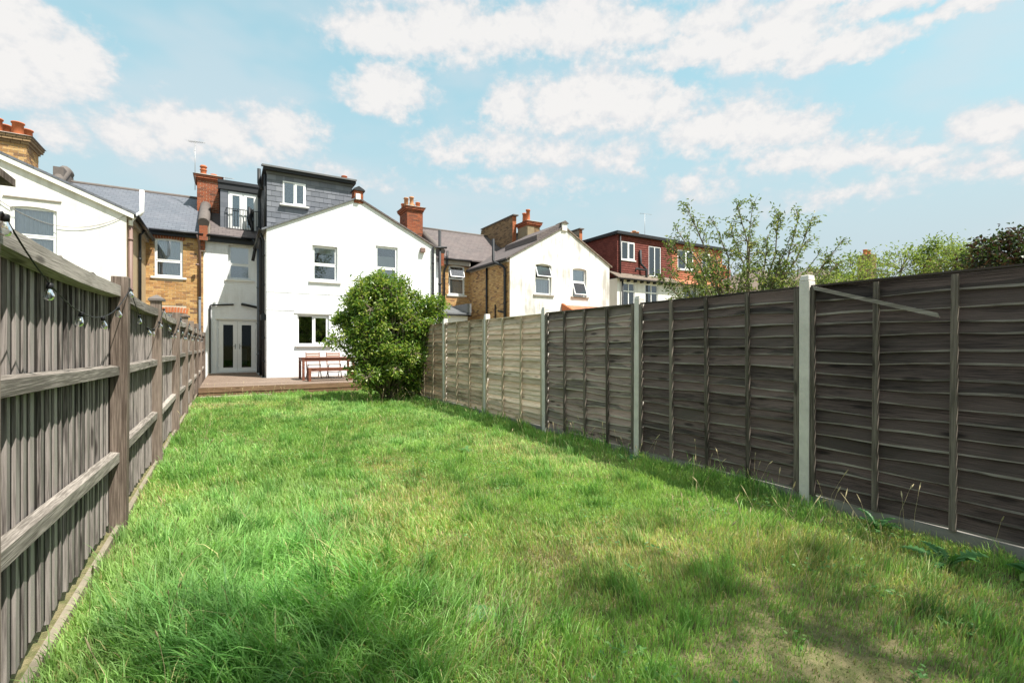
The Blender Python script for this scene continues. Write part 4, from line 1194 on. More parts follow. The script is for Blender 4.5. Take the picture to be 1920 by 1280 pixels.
# aerials
def aerial(x, y, z0, z1, label):
    a = thing('television_aerial', (x, y, z0), label, 'aerial', 'television aerials')
    mb = MB(); mb.tube([(x, y, z0), (x, y, z1)], .014, 6); mb.build('mast', M_metal, a)
    mb = MB(); dv = Vector((.55, -.5, -.12)).normalized(); c = Vector((x, y, z1 - .05))
    mb.tube([tuple(c - dv * .35), tuple(c + dv * .5)], .009, 5)
    for i in range(8):
        p = c + dv * (-.3 + i * .1); s = Vector((-dv.y, dv.x, 0)) * (.16 - .008 * i)
        mb.tube([tuple(p - s), tuple(p + s)], .005, 4)
    mb.build('yagi_array', M_metal, a)
aerial(-1.1, 23.9, 7.8, 9.85, 'tall thin aerial on the red chimney beside the grey slate roof')
aerial(25.5, 24.4, 8.3, 10.7, 'aerial mast above the dark red tile hung dormer')
aerial(8.5, 25.1, 8.4, 9.25, 'small tilted aerial among the pots of the central red chimney')
aerial(-.05, 24.6, 7.9, 8.75, 'short aerial just right of the left red chimney')

# ================================================================== DECK
dk = thing('deck', (1.7, 16, 0), 'raised brown timber deck at the back of the white house', 'deck')
y = 14.62
mesh_cache = {}
i = 0
while y < 21.8:
    x1 = 4.05 if y + .145 < GY - .02 else 1.03
    L = x1 + .58
    if L not in mesh_cache:
        t = MB(); t.box(-L / 2, L / 2, -.069, .069, -.03, 0); mesh_cache[L] = t.mesh('deck_board'); mesh_cache[L].materials.append(M_deck)
    link_mesh('deck_board', mesh_cache[L], None, dk, (-.58 + L / 2, y + .07, .262 - random.uniform(0, .003)))
    y += .145
for (z0, z1, yy, m_) in ((.125, .255, 14.60, M_deck_f), (0.0, .122, 14.615, M_deck_f)):
    t = MB(); t.box(-.6, 4.05, yy, yy + .025, z0, z1); t.build('fascia_board', m_, dk)
t = MB()
for x in (-.4, .5, 1.4, 2.3, 3.2, 4.0): t.box(x - .03, x + .03, 14.66, 17.9, .0, .228)
t.build('joists', M_deck_f, dk)
pl = MB(); pl.box(-.55, 1.05, 14.28, 14.42, .0, .05)
tag(pl.build('timber_plank', M_plank, loc=(.25, 14.35, 0)), 'grey timber plank lying in the grass before the deck', 'plank')

# garden table, bench, two folding chairs
tb = thing('garden_table', (2.8, 16.5, .262), 'dark red-brown timber garden table on the deck', 'table')
tx0, tx1, ty0, ty1, tz = 2.02, 3.62, 16.05, 16.95, .96
t = MB()
for i in range(8):
    a = ty0 + i * (ty1 - ty0) / 8
    t2 = MB(); t2.box(tx0, tx1, a, a + .105, tz - .025, tz); t2.build('table_slat', M_furn, tb)
for (x, yv) in ((tx0 + .01, ty0 + .01), (tx1 - .08, ty0 + .01), (tx0 + .01, ty1 - .08), (tx1 - .08, ty1 - .08)):
    t2 = MB(); t2.box(x, x + .07, yv, yv + .07, .262, tz - .027); t2.build('leg', M_furn, tb)
t2 = MB(); t2.box(tx0 + .08, tx1 - .08, ty0 + .02, ty0 + .045, tz - .115, tz - .027); t2.box(tx0 + .08, tx1 - .08, ty1 - .045, ty1 - .02, tz - .115, tz - .027)
t2.box(tx0 + .02, tx0 + .045, ty0 + .08, ty1 - .08, tz - .115, tz - .027); t2.build('apron', M_furn, tb)
bn = thing('garden_bench', (2.7, 15.6, .262), 'low red-brown timber bench in front of the garden table', 'bench')
bx0, bx1, by0, by1, bz = 2.13, 3.4, 15.45, 15.78, .66
for i in range(3):
    t2 = MB(); t2.box(bx0, bx1, by0 + i * .112, by0 + i * .112 + .1, bz - .03, bz); t2.build('seat_slat', M_furn, bn)
for (x, yv) in ((bx0, by0), (bx1 - .07, by0), (bx0, by1 - .07), (bx1 - .07, by1 - .07)):
    t2 = MB(); t2.box(x, x + .07, yv, yv + .07, .262, bz - .032); t2.build('leg', M_furn, bn)
t2 = MB(); t2.box(bx0 + .07, bx1 - .07, by0 + .01, by0 + .035, bz - .1, bz - .032); t2.build('apron', M_furn, bn)
def folding_chair(x, y, label):
    c = thing('folding_chair', (x, y, .262), label, 'chair', 'folding chairs behind the table')
    z = .262
    for s in (-1, 1):
        xx = x + s * .21
        q = MB(); q.tube([(xx, y - .22, z), (xx, y + .06, z + .42), (xx, y + .2, z + .84)], .016, 6); q.build('back_leg', M_furn, c)
        q = MB(); q.tube([(xx - s * .02, y + .26, z), (xx - s * .02, y - .17, z + .44)], .015, 6); q.build('front_leg', M_furn, c)
    for i in range(5):
        q = MB(); q.box(x - .2, x + .2, y - .2 + i * .085, y - .2 + i * .085 + .065, z + .43, z + .448); q.build('seat_slat', M_furn_l, c)
    for i in range(3):
        zz = z + .62 + i * .075
        yy = y + .06 + (zz - z - .42) / .42 * .14
        q = MB(); q.box(x - .21, x + .21, yy - .03, yy - .012, zz, zz + .052); q.build('back_slat', M_furn_l, c)
    q = MB(); q.tube([(x - .2, y + .1, z + .17), (x + .2, y + .1, z + .17)], .012, 6); q.build('stretcher', M_furn, c)
folding_chair(2.52, 17.2, 'slatted timber folding chair at the left end of the garden table')
folding_chair(3.17, 17.2, 'slatted timber folding chair half hidden by the bush')

# ================================================================== RIGHT FENCE: concrete posts, lapped panels
FX = 4.20
POSTS = [-1.65, .28, 2.21, 4.13, 6.06, 8.02, 9.98, 11.9, 13.85]
ORD = {0: 'behind', 1: 'x'}
post_lab = {2: 'tall pale concrete fence post beside the blackened panel with loose brace', 3: 'concrete fence post between the two dark lapped panels', 4: 'concrete fence post between dark panel and pale new panel',
            5: 'concrete fence post between pale panel and brown-green panel', 6: 'concrete fence post just right of the bush', 7: 'concrete fence post hidden behind the bush', 8: 'concrete fence post at the deck behind the bush',
            1: 'concrete fence post nearest the camera, at the frame edge', 0: 'concrete fence post behind the camera'}
pm = MB()
pm.box(-.05, .05, -.042, .042, -.02, 1.88)
pm.hexa([(-.05, -.042, 1.88), (.05, -.042, 1.88), (.05, .042, 1.88), (-.05, .042, 1.88), (-.035, -.035, 1.93), (.05, -.035, 1.93), (.05, .035, 1.93), (-.035, .035, 1.93)])
pmesh = pm.mesh('concrete_post'); pmesh.materials.append(M_concrete)
for k, yv in enumerate(POSTS):
    o = link_mesh('concrete_post', pmesh, None, None, (FX + .02, yv, 0))
    o.rotation_euler = (random.uniform(-.006, .006), random.uniform(-.008, .008), random.uniform(-.03, .03))
    b = o.modifiers.new('bevel', 'BEVEL'); b.width = .008; b.segments = 2; b.limit_method = 'ANGLE'
    tag(o, post_lab[k], 'fence post', 'concrete posts of the right fence')

def slat_mesh(L, h, mat, edge, seed, wav):
    r = random.Random(seed)
    n = 8
    ph = [r.uniform(0, 6.28) for _ in range(4)]
    V = []
    for i in range(n + 1):
        t = i / n
        y = -L / 2 + L * t
        wv = wav * (math.sin(t * 5 + ph[0]) * .6 + math.sin(t * 10 + ph[1]) * .35 + math.sin(t * 17 + ph[2]) * .25) + r.uniform(-.15, .15) * wav
        bow = .005 * math.sin(t * 7 + ph[2])
        lip = .012 + .006 * math.sin(t * 9 + ph[3])
        V += [(-.002 + bow, y, h), (-.044 + bow, y, wv + lip), (-.043 + bow, y, wv), (-.029 + bow, y, wv - .002), (.008 + bow, y, h)]
    Fc = []; mi = []
    for i in range(n):
        a, b = i * 5, (i + 1) * 5
        Fc += [(a, b, b + 1, a + 1), (a + 1, b + 1, b + 2, a + 2), (a + 2, b + 2, b + 3, a + 3), (a + 3, b + 3, b + 4, a + 4)]; mi += [0, 1, 1, 0]
    me = bpy.data.meshes.new('slat'); me.from_pydata(V, [], Fc); me.polygons.foreach_set('use_smooth', [False] * len(Fc))
    me.materials.append(mat); me.materials.append(edge)
    me.polygons.foreach_set('material_index', mi); me.update()
    return me
panel_lab = {1: ('blackened lapped fence panel with a loose diagonal brace, nearest on the right', M_w1, M_bat_d, .011, 3),
             2: ('dark grey lapped fence panel with three battens behind the tall concrete post', M_w2, M_bat_d, .012, 3),
             3: ('dark mossy wavy lapped fence panel next to the pale new one', M_w3, M_bat_d, .016, 3),
             4: ('pale new straight lapped fence panel in the right fence', M_w4, M_bat_l, .003, 2),
             5: ('brown-green lapped fence panel left of the pale panel', M_w5, M_bat_l, .013, 2),
             6: ('brown lapped fence panel half hidden by the bush', M_w6, M_bat_l, .006, 2),
             7: ('brown lapped fence panel wholly behind the bush at the deck', M_w6, M_bat_l, .006, 2),
             0: ('dark lapped fence panel behind the camera', M_w1, M_bat_d, .008, 3)}
for k in range(8):
    lab, wm, bm, wav, nb = panel_lab[k]
    ya, yb_ = POSTS[k] + .044, POSTS[k + 1] - .044
    yc = (ya + yb_) / 2; L = yb_ - ya
    zb0 = .10 if k != 4 else .09
    P = thing('lapped_fence', (FX, yc, zb0), lab, 'fence panel', 'lapped panels of the right fence')
    n = (18, 17, 18, 20, 19, 19, 18, 18)[k]; pitch = 1.70 / n
    var = [slat_mesh(L - .006, pitch + .03, wm, {M_w1: M_edge_d, M_w2: M_edge_d, M_w3: M_edge_m, M_w6: M_edge_m}.get(wm, M_edge_l), 100 * k + q, wav) for q in range(9)]
    for r in range(n):
        o = link_mesh('slat', var[(r * 5 + r // 4) % 9], None, P, (FX + .048 + random.uniform(-.004, .004), yc + random.uniform(-.004, .004), zb0 + r * pitch + .002 + (random.uniform(-.013, .013) if 0 < r < n - 1 else 0)))
        o.rotation_euler = (random.uniform(-.007, .007), random.uniform(-.06, .06), 0)
    for q in range(nb + 2):
        t = q / (nb + 1)
        yy = ya + .02 + (L - .04) * t
        t2 = MB(); wv = .018 if 0 < q < nb + 1 else .02
        tilt = random.uniform(-.012, .012) if 0 < q < nb + 1 else 0
        zt = zb0 + 1.725 + (random.uniform(-.01, .012) if 0 < q < nb + 1 else 0)
        t2.hexa([(FX - .028, yy - wv - tilt, zb0), (FX - .003, yy - wv - tilt, zb0), (FX - .003, yy + wv - tilt, zb0), (FX - .028, yy + wv - tilt, zb0),
                 (FX - .028, yy - wv + tilt, zt), (FX - .003, yy - wv + tilt, zt), (FX - .003, yy + wv + tilt, zt), (FX - .028, yy + wv + tilt, zt)])
        t2.build('batten', bm, P)
    t2 = MB(); t2.box(FX - .012, FX + .04, ya + .005, yb_ - .005, zb0 + 1.727, zb0 + 1.742); t2.build('capping_strip', wm, P)
    if k == 1:
        t2 = MB(); a = Vector((FX - .036, 2.13, 1.815)); b = Vector((FX - .036, 1.32, 1.545)); s = Vector((0, .012, .034)) * .5
        t2.hexa([tuple(a - s), tuple(b - s), tuple(b - s + Vector((.012, 0, 0))), tuple(a - s + Vector((.012, 0, 0))), tuple(a + s), tuple(b + s), tuple(b + s + Vector((.012, 0, 0))), tuple(a + s + Vector((.012, 0, 0)))])
        o = t2.build('brace', M_brace, P); o['label'] = 'loose grey diagonal batten'
    gbm = MB(); gbm.box(FX + .0, FX + .05, ya + .003, yb_ - .003, -.03, zb0 - (.006 if k == 1 else .0005))
    o = gbm.build('gravel_board', M_concrete_d, None, (FX, yc, 0))
    tag(o, 'concrete gravel board under the ' + lab.split(',')[0].replace('fence panel', 'panel').split(' with ')[0].replace(' wholly', '').replace(' at the deck', '') + (' with the brace' if k == 1 else ''), 'gravel board', 'gravel boards of the right fence')

# ================================================================== LEFT FENCE: feather edge boards on posts and rails
LX = -.67
LP = [.0, 2.12, 4.47, 6.72, 9.05, 11.15, 13.2, 15.3, 17.6, 20.2]
lp_h = [1.86, 1.86, 1.84, 1.84, 1.85, 1.88, 1.9, 1.92, 1.8, 1.8]
lp_lab = ['weathered timber fence post behind the camera on the left', 'weathered timber post with pitched cap at the left frame edge', 'wide weathered timber post carrying a loose bulb, nearest full post on the left',
          'second full timber post of the left fence with a small dark cap', 'third full timber post of the left fence', 'fourth timber post of the left fence, before the brick house', 'fifth timber post of the left fence near the deck',
          'timber fence post at the front edge of the deck', 'timber fence post on the deck by the white wall', 'last timber fence post beside the french doors']
for k, yv in enumerate(LP):
    t2 = MB(); hh = lp_h[k]
    lean = random.uniform(-.012, .012)
    t2.hexa([(LX - .05, yv - .05, -.02), (LX + .05, yv - .05, -.02), (LX + .05, yv + .05, -.02), (LX - .05, yv + .05, -.02),
             (LX - .05 + lean, yv - .05 + lean, hh), (LX + .05 + lean, yv - .05 + lean, hh), (LX + .05 + lean, yv + .05 + lean, hh), (LX - .05 + lean, yv + .05 + lean, hh)])
    p = t2.build('timber_post', M_wl_post, None, (LX, yv, 0), bevel=.005)
    tag(p, lp_lab[k], 'fence post', 'timber posts of the left fence')
    if k in (0, 1, 3, 5):
        t3 = MB(); e = .075
        t3.box(LX - e, LX + e, yv - e, yv + e, hh + .001, hh + .025)
        t3.hexa([(LX - e, yv - e, hh + .025), (LX + e, yv - e, hh + .025), (LX + e, yv + e, hh + .025), (LX - e, yv + e, hh + .025),
                 (LX - .01, yv - .01, hh + .07), (LX + .01, yv - .01, hh + .07), (LX + .01, yv + .01, hh + .07), (LX - .01, yv + .01, hh + .07)])
        t3.build('post_cap', M_coping if k == 3 else M_wl_post, p)
bay_lab = ['feather edge timber fence bay behind the camera', 'silvered feather edge fence bay nearest the camera on the left, strung with bulbs', 'second feather edge fence bay beyond the wide timber post', 'third feather edge fence bay on the left',
           'fourth feather edge fence bay on the left', 'fifth feather edge fence bay on the left', 'sixth feather edge fence bay, ending at the deck front', 'seventh feather edge fence bay along the deck', 'last feather edge fence bay beside the french doors']
bvar = []
for q in range(10):
    r = random.Random(q)
    w_ = .126; n = 5
    V = []; Fc = []; mi = []
    for i in range(n + 1):
        z = i / n
        o_ = .005 * math.sin(q + 3 * z)
        st_ = .012 + r.uniform(-.005, .008)
        V += [(-.004, -w_ / 2 + o_, z), (.021, -w_ / 2 + o_, z), (.021 - .019 * (.52 + 4 * (st_ - .012)), -w_ / 2 + o_ + w_ * (.52 + 4 * (st_ - .012)), z), (.002, w_ / 2 + o_, z), (-.004, w_ / 2 + o_, z)]
    for i in range(n):
        a, b = i * 5, (i + 1) * 5
        for c in range(5):
            d = (c + 1) % 5
            Fc.append((a + c, a + d, b + d, b + c)); mi.append(1 if c == 2 else 0)  # thin side of each board coloured dark to imitate gap shade
    Fc.append((n * 5, n * 5 + 1, n * 5 + 2, n * 5 + 3, n * 5 + 4)); mi.append(0)
    me = bpy.data.meshes.new('board'); me.from_pydata(V, [], Fc); me.materials.append(M_wl); me.materials.append(M_wl_gap)
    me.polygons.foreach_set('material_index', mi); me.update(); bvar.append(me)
for k in range(9):
    ya, yb_ = LP[k] + .05, LP[k + 1] - .05
    yc = (ya + yb_) / 2
    Bq = thing('fence_bay', (LX, yc, 0), bay_lab[k], 'fence bay', 'feather edge bays of the left fence')
    nb = int((LP[k + 1] - LP[k]) / .102)
    for i in range(nb):
        yy = LP[k] + (i + .5) * (LP[k + 1] - LP[k]) / nb
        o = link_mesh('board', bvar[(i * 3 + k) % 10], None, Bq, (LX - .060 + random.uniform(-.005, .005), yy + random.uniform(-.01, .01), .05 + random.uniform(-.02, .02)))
        o.scale = (1, 1 - random.uniform(0, .12), 1.72 + random.uniform(-.03, .02))
        o.rotation_euler = (random.uniform(-.008, .008), 0, random.uniform(-.10, .0))
    for (z0, nm, hgt) in ((1.67, 'top_rail', .10), (1.12, 'middle_rail', .085), (.50, 'lower_rail', .09)):
        dz = [random.uniform(-.02, .02) for _ in range(2)]
        if k == 1 and nm == 'lower_rail': dz = [.06, -.01]
        if k == 1 and nm == 'middle_rail': dz = [.03, -.005]
        t2 = MB()
        ofs = .012 if nm != 'top_rail' else .02
        n = 6
        for i in range(n):
            t0, t1 = i / n, (i + 1) / n
            f0 = dz[0] * (1 - t0) + dz[1] * t0 - (.02 * math.sin(t0 * 3.14) if nm == 'top_rail' else 0); f1 = dz[0] * (1 - t1) + dz[1] * t1 - (.02 * math.sin(t1 * 3.14) if nm == 'top_rail' else 0)
            a_, b_ = ya + (yb_ - ya) * t0, ya + (yb_ - ya) * t1
            xo = LX + ofs
            t2.hexa([(LX - .038, a_, z0 + f0), (xo, a_, z0 + f0 + .012), (xo, b_, z0 + f1 + .012), (LX - .038, b_, z0 + f1),
                     (LX - .038, a_, z0 + f0 + hgt), (xo, a_, z0 + f0 + hgt - .012), (xo, b_, z0 + f1 + hgt - .012), (LX - .038, b_, z0 + f1 + hgt)])
        t2.build(nm, M_wl_rail, Bq)
    if yb_ < 15.5:
        t2 = MB(); t2.hexa([(LX - .01, ya, -.02), (LX + .018, ya, -.02), (LX + .016, yb_, -.02), (LX - .01, yb_, -.02), (LX - .01, ya, .055), (LX + .018, ya, .035), (LX + .016, yb_, .045), (LX - .01, yb_, .05)])
        o = t2.build('gravel_board', M_edging, None, (LX, yc, 0))
        tag(o, 'pale edging board under the ' + bay_lab[k].split(',')[0], 'gravel board', 'edging boards of the left fence')

# festoon lights on the left fence
fs = thing('festoon_lights', (LX + .07, 2.3, 1.75), 'string of clear pear shaped bulbs with black caps along the left fence', 'string lights')
fx = LX + .065
cab = MB()
cap = MB(); cap.lathe((0, 0, 0), [(.0, .004), (.016, .004), (.018, 0), (.018, -.032), (.0, -.032)], 10); capm = cap.mesh('bulb_cap'); capm.materials.append(M_cable)
blb = MB(); blb.lathe((0, 0, 0), [(.012, -.030), (.013, -.04), (.022, -.058), (.029, -.078), (.029, -.09), (.02, -.106), (.0, -.112)], 12); blbm = blb.mesh('bulb'); blbm.materials.append(M_bulb)
fil = MB(); fil.tube([(-.008, 0, -.035), (-.01, 0, -.07), (0, 0, -.06), (.01, 0, -.07), (.008, 0, -.035)], .0018, 4); film = fil.mesh('filament'); film.materials.append(M_filament)
hooks = [.0, 2.12, 4.47, 6.72, 9.05, 11.15, 13.2, 15.3, 17.6]
for a, b in zip(hooks, hooks[1:]):
    pts = []
    for i in range(25):
        t = i / 24
        pts.append((fx, a + (b - a) * t, 1.76 - .27 * 4 * t * (1 - t)))
    cab.tube(pts, .003, 5)
    nb = 5
    for i in range(nb):
        t = (i + .02) / nb
        z = 1.76 - .27 * 4 * t * (1 - t)
        w_ = (fx, a + (b - a) * t + random.uniform(-.03, .03), z)
        o = link_mesh('bulb', blbm, None, fs, w_)
        rot = (random.uniform(-.3, .3), random.uniform(-.1, .3), random.uniform(0, 6))
        if i == 0: w_ = (LX + .03, w_[1], z + .12)
        o.rotation_euler = rot
        o.scale = (.62, .62, .62)
        c = link_mesh('bulb_cap', capm, None, o); c = link_mesh('filament', film, None, o)
cab.build('cable', M_cable, fs)

# ================================================================== VEGETATION
def leaves(pos, dirs, L, W, droop=.25, cup=.25, rng=RNG):
    """pos (n,3), dirs (n,3) leaf directions; returns mesh arrays of 6-vert folded leaves"""
    n = len(pos)
    d = dirs / (np.linalg.norm(dirs, axis=1, keepdims=True) + 1e-9)
    up = np.tile(np.array([[0, 0, 1.0]]), (n, 1)) + rng.normal(0, .45, (n, 3))
    s = np.cross(d, up); s /= np.linalg.norm(s, axis=1, keepdims=True) + 1e-9
    nn = np.cross(s, d)
    l = (L * rng.uniform(.6, 1.25, n))[:, None]; w = (W * rng.uniform(.7, 1.2, n))[:, None]
    p0 = pos
    m = pos + d * l * .45 - nn * l * .03
    tip = pos + d * l - nn * l * droop
    a = m + s * w * .5 + nn * w * cup; b = m - s * w * .5 + nn * w * cup
    V = np.stack([p0, a, tip, b], 1).reshape(-1, 3)
    i = np.arange(n)[:, None] * 4
    T = np.concatenate([i + np.array([[0, 1, 2]]), i + np.array([[0, 2, 3]])], 1).reshape(-1, 3)
    return V, T

def twig_leaves(ends, starts, per, L, W, spread=.05, rng=RNG, from_t=.35, droop=.25):
    """leaves along twigs running from starts to ends"""
    n = len(ends)
    t = rng.uniform(from_t, 1.02, (n, per, 1))
    p = starts[:, None] * (1 - t) + ends[:, None] * t + rng.normal(0, spread, (n, per, 3))
    ax = (ends - starts); ax /= np.linalg.norm(ax, axis=1, keepdims=True) + 1e-9
    d = ax[:, None] * .5 + rng.normal(0, .6, (n, per, 3))
    return leaves(p.reshape(-1, 3), d.reshape(-1, 3), L, W, droop=droop, rng=rng)

def stems_mesh(mb, starts, ends, r0, r1, bend=.05):
    for a, b in zip(starts, ends):
        a = Vector(a); b = Vector(b)
        m = (a + b) / 2 + Vector((random.uniform(-1, 1), random.uniform(-1, 1), random.uniform(-.2, .6))) * bend * (b - a).length
        mb.tube([tuple(a), tuple(m), tuple(b)], [r0, (r0 + r1) / 2, r1], 5, False)

def lobed_shrub(name, base, lobes, ntw, per, L, W, lm, bm, label, cat, group=None, spread=.05, stems=7, core=.5, seed=1):
    """shrub of leafy twigs: lobes = (cx,cy,cz,rx,ry,rz,weight) world ellipsoids"""
    rng = np.random.default_rng(seed)
    S = thing(name, base, label, cat, group)
    E = []; ST = []
    wsum = sum(l[6] for l in lobes)
    mbk = MB()
    for (cx, cy, cz, rx, ry, rz, wt) in lobes:
        n = int(ntw * wt / wsum)
        v = rng.normal(0, 1, (n, 3)); v /= np.linalg.norm(v, axis=1, keepdims=True)
        rad = rng.uniform(core, 1.0, (n, 1)) ** .6
        bump = 1 + .13 * np.sin(v[:, :1] * 5 + cx) + .10 * np.sin(v[:, 2:3] * 7 + cy) + rng.normal(0, .06, (n, 1))
        c = np.array([[cx, cy, cz]]); r = np.array([[rx, ry, rz]])
        e = c + v * r * rad * bump
        s = c + v * r * np.maximum(rad * bump - rng.uniform(.22, .45, (n, 1)), .05) + rng.normal(0, .03, (n, 3)) - np.array([[0, 0, .06]])
        E.append(e); ST.append(s)
        # limb to the lobe
        stems_mesh(mbk, [base], [(cx, cy, cz)], .035, .015, .08)
        k = min(14, n)
        stems_mesh(mbk, [(cx, cy, cz)] * k, e[:k].tolist(), .012, .004, .08)
    E = np.concatenate(E); ST = np.concatenate(ST)
    keep = (E[:, 2] > .05)
    E, ST = E[keep], ST[keep]
    V, T = twig_leaves(E, ST, per, L, W, spread, rng)
    V = V - np.array(base)
    me = np_mesh('crown', V, tris=T)
    tag(link_mesh('crown', me, lm, S), kind='stuff')
    k = min(len(E), 260)
    stems_mesh(mbk, ST[:k].tolist(), E[:k].tolist(), .006, .002, .03)
    for _ in range(stems):
        a = random.uniform(0, 6.28)
        mbk.tube([(base[0] + .08 * math.cos(a), base[1] + .08 * math.sin(a), 0), (base[0] + .35 * math.cos(a), base[1] + .35 * math.sin(a), .7), (base[0] + .6 * math.cos(a), base[1] + .6 * math.sin(a), 1.4)], [.03, .022, .012], 6, False)
    mbk.build('stems', bm, S)
    return S

# the bush in front of the deck
bl = [(3.3, 11.75, 1.35, .92, .95, 1.15, 3.2), (2.86, 11.9, 1.2, .66, .8, 1.05, 1.8), (3.75, 11.5, 1.15, .62, .7, .95, 1.5), (2.85, 11.8, 2.25, .58, .6, .68, 1.2),
      (3.62, 11.7, 2.35, .55, .55, .6, 1.1), (4.45, 11.6, 1.95, .38, .5, .6, .6), (4.05, 11.55, 1.0, .5, .6, .9, 1.0), (4.0, 11.6, 2.0, .5, .5, .6, .8), (3.3, 11.6, .6, .9, .8, .55, 1.4), (3.15, 11.7, 2.45, .5, .5, .5, .8), (2.95, 11.4, .85, .6, .5, .6, .8)]
rb = random.Random(17)
clumps = []
for (cx, cy, cz, rx, ry, rz, wt) in bl:
    for _ in range(int(5 + 3 * wt)):
        a = rb.uniform(0, 6.283); e = rb.uniform(-.5, 1.3)
        v = (math.cos(a) * math.cos(e), math.sin(a) * math.cos(e), math.sin(e))
        k = rb.uniform(.72, 1.02)
        r = rb.uniform(.2, .36)
        clumps.append((cx + v[0] * rx * k, cy + v[1] * ry * k, max(.25, cz + v[2] * rz * k), r, r, r * rb.uniform(.7, 1.0), .34))
for _ in range(26):
    a = rb.uniform(0, 6.283); q = rb.uniform(.2, 1.0)
    clumps.append((3.3 + math.cos(a) * .95 * q, 11.7 + math.sin(a) * .7 * q, 2.95 - .55 * q * q + rb.uniform(-.1, .12), .10, .10, rb.uniform(.2, .36), .10))
bl = [(a, b, c, d * .86, e * .86, f * .86, g * 1.0) for (a, b, c, d, e, f, g) in bl] + clumps
lobed_shrub('leafy_bush', (3.4, 11.7, 0), bl, 2300, 15, .10, .046, M_leaf_bush, M_bark_pale, 'large dense green bush between lawn and deck', 'bush', spread=.055, seed=3)

# sparse small tree behind the right fence
def branchy_tree(name, base, tips, L, W, per, lm, bm, label, seed, group=None, sub=4, sub_len=.5, r0=.05):
    rng = np.random.default_rng(seed); rr = random.Random(seed)
    S = thing(name, base, label, 'tree', group)
    mbk = MB(); E = []; ST = []
    fork = Vector((base[0], base[1], .9))
    mbk.tube([base, tuple(fork)], [r0 * 1.5, r0 * 1.2], 8, False)
    for tp in tips:
        tp = Vector(tp)
        m1 = fork.lerp(tp, .35) + Vector((rr.uniform(-.12, .12), rr.uniform(-.12, .12), rr.uniform(-.02, .12)))
        m2 = fork.lerp(tp, .7) + Vector((rr.uniform(-.12, .12), rr.uniform(-.12, .12), rr.uniform(-.02, .12)))
        P = [fork, m1, m2, tp]
        mbk.tube([tuple(p) for p in P], [r0, r0 * .6, r0 * .3, .004], 6, False)
        for i in range(sub * 3):
            t = rr.uniform(.25, .98)
            q = t * 3; a = P[int(q)].lerp(P[min(int(q) + 1, 3)], q - int(q))
            dv = (tp - fork).normalized() * .55 + Vector((rr.gauss(0, .6), rr.gauss(0, .6), rr.gauss(.05, .5)))
            e = a + dv.normalized() * sub_len * rr.uniform(.4, 1.1) * (1.15 - t * .55)
            E.append(tuple(e)); ST.append(tuple(a))
            mbk.tube([tuple(a), tuple(a.lerp(e, .5) + Vector((0, 0, .02))), tuple(e)], [.008, .005, .002], 4, False)
        E.append(tuple(tp)); ST.append(tuple(m2))
    V, T = twig_leaves(np.array(E), np.array(ST), per, L, W, .035, rng, .2, .35)
    tag(link_mesh('crown', np_mesh('crown', V - np.array(base), tris=T), lm, S), kind='stuff')
    mbk.build('trunk', bm, S)
    return S
tips = [(6.824, 5.595, 3.807), (7.482, 5.552, 3.629), (6.626, 5.829, 3.183), (6.505, 5.552, 3.343), (7.486, 5.084, 3.795),
        (8.208, 5.236, 3.926), (8.31, 4.826, 3.725), (8.219, 4.414, 3.54), (8.726, 4.461, 3.604), (9.382, 4.303, 3.205),
        (8.988, 4.188, 2.757), (6.624, 5.947, 2.544), (6.547, 5.644, 2.183), (6.609, 5.258, 2.635), (6.998, 5.142, 2.918),
        (8.634, 5.214, 3.392), (8.067, 4.505, 3.096), (9.164, 4.549, 3.036), (6.674, 5.102, 2.272), (7.269, 4.747, 2.618),
        (7.74, 4.583, 2.459), (8.63, 4.635, 2.717), (7.36, 5.974, 3.293), (8.13, 5.631, 3.515), (7.513, 4.718, 2.108),
        (7.162, 5.16, 2.038), (8.067, 4.505, 2.207), (7.099, 6.246, 2.815)]
branchy_tree('fruit_tree', (7.829, 5.112, -1.017)[:2] + (0,), tips, .066, .03, 13, M_leaf_tree, M_bark_pale, 'sparse small tree with thin upright branches behind the right fence', 5, sub=10, sub_len=.42, r0=.045)

b = (16.522, 6.45, 1.457)
lobed_shrub('garden_shrub', (b[0], b[1], 0), [(15.72, 6.928, 3.323, 1.0, 1.0, .75, 1), (17.527, 6.433, 3.636, 1.0, 1.0, .8, 1.2), (17.925, 5.614, 3.79, .7, .8, .8, 1), (14.643, 6.988, 2.953, .9, .8, .55, .9), (17.724, 5.733, 4.226, .2, .2, .3, .25)], 520, 12, .10, .045, M_leaf_pale, M_bark_pale,
            'light green shrubs showing over the right fence', 'shrub', 'shrubs beyond the right fence', .09, 3, .4, 8)
b = (16.541, 4.692, 1.444)
lobed_shrub('garden_shrub', (b[0], b[1], 0), [(16.601, 4.656, 3.389, .7, .7, .65, 1), (16.955, 5.028, 3.615, .5, .5, .6, .7)], 220, 12, .08, .035, M_leaf_pale, M_bark_pale,
            'yellow-green shrub just left of the purple leaved tree', 'shrub', 'shrubs beyond the right fence', .07, 3, .4, 9)
b = (11.502, 2.457, 1.407)
lobed_shrub('purple_leaved_tree', (b[0], b[1], 0), [(11.35, 2.548, 2.829, .62, .6, .5, 1.2), (12.181, 2.285, 2.957, .7, .6, .6, 1.2), (11.006, 2.753, 2.847, .38, .4, .36, .8), (10.619, 2.75, 2.618, .3, .3, .3, .5), (12.342, 1.956, 2.829, .6, .6, .6, .8), (11.655, 2.366, 2.473, .8, .6, .5, .8)], 620, 12, .075, .05, M_leaf_purple, M_bark,
            'dark purple and green leaved tree at the right frame edge', 'tree', None, .05, 3, .4, 10)

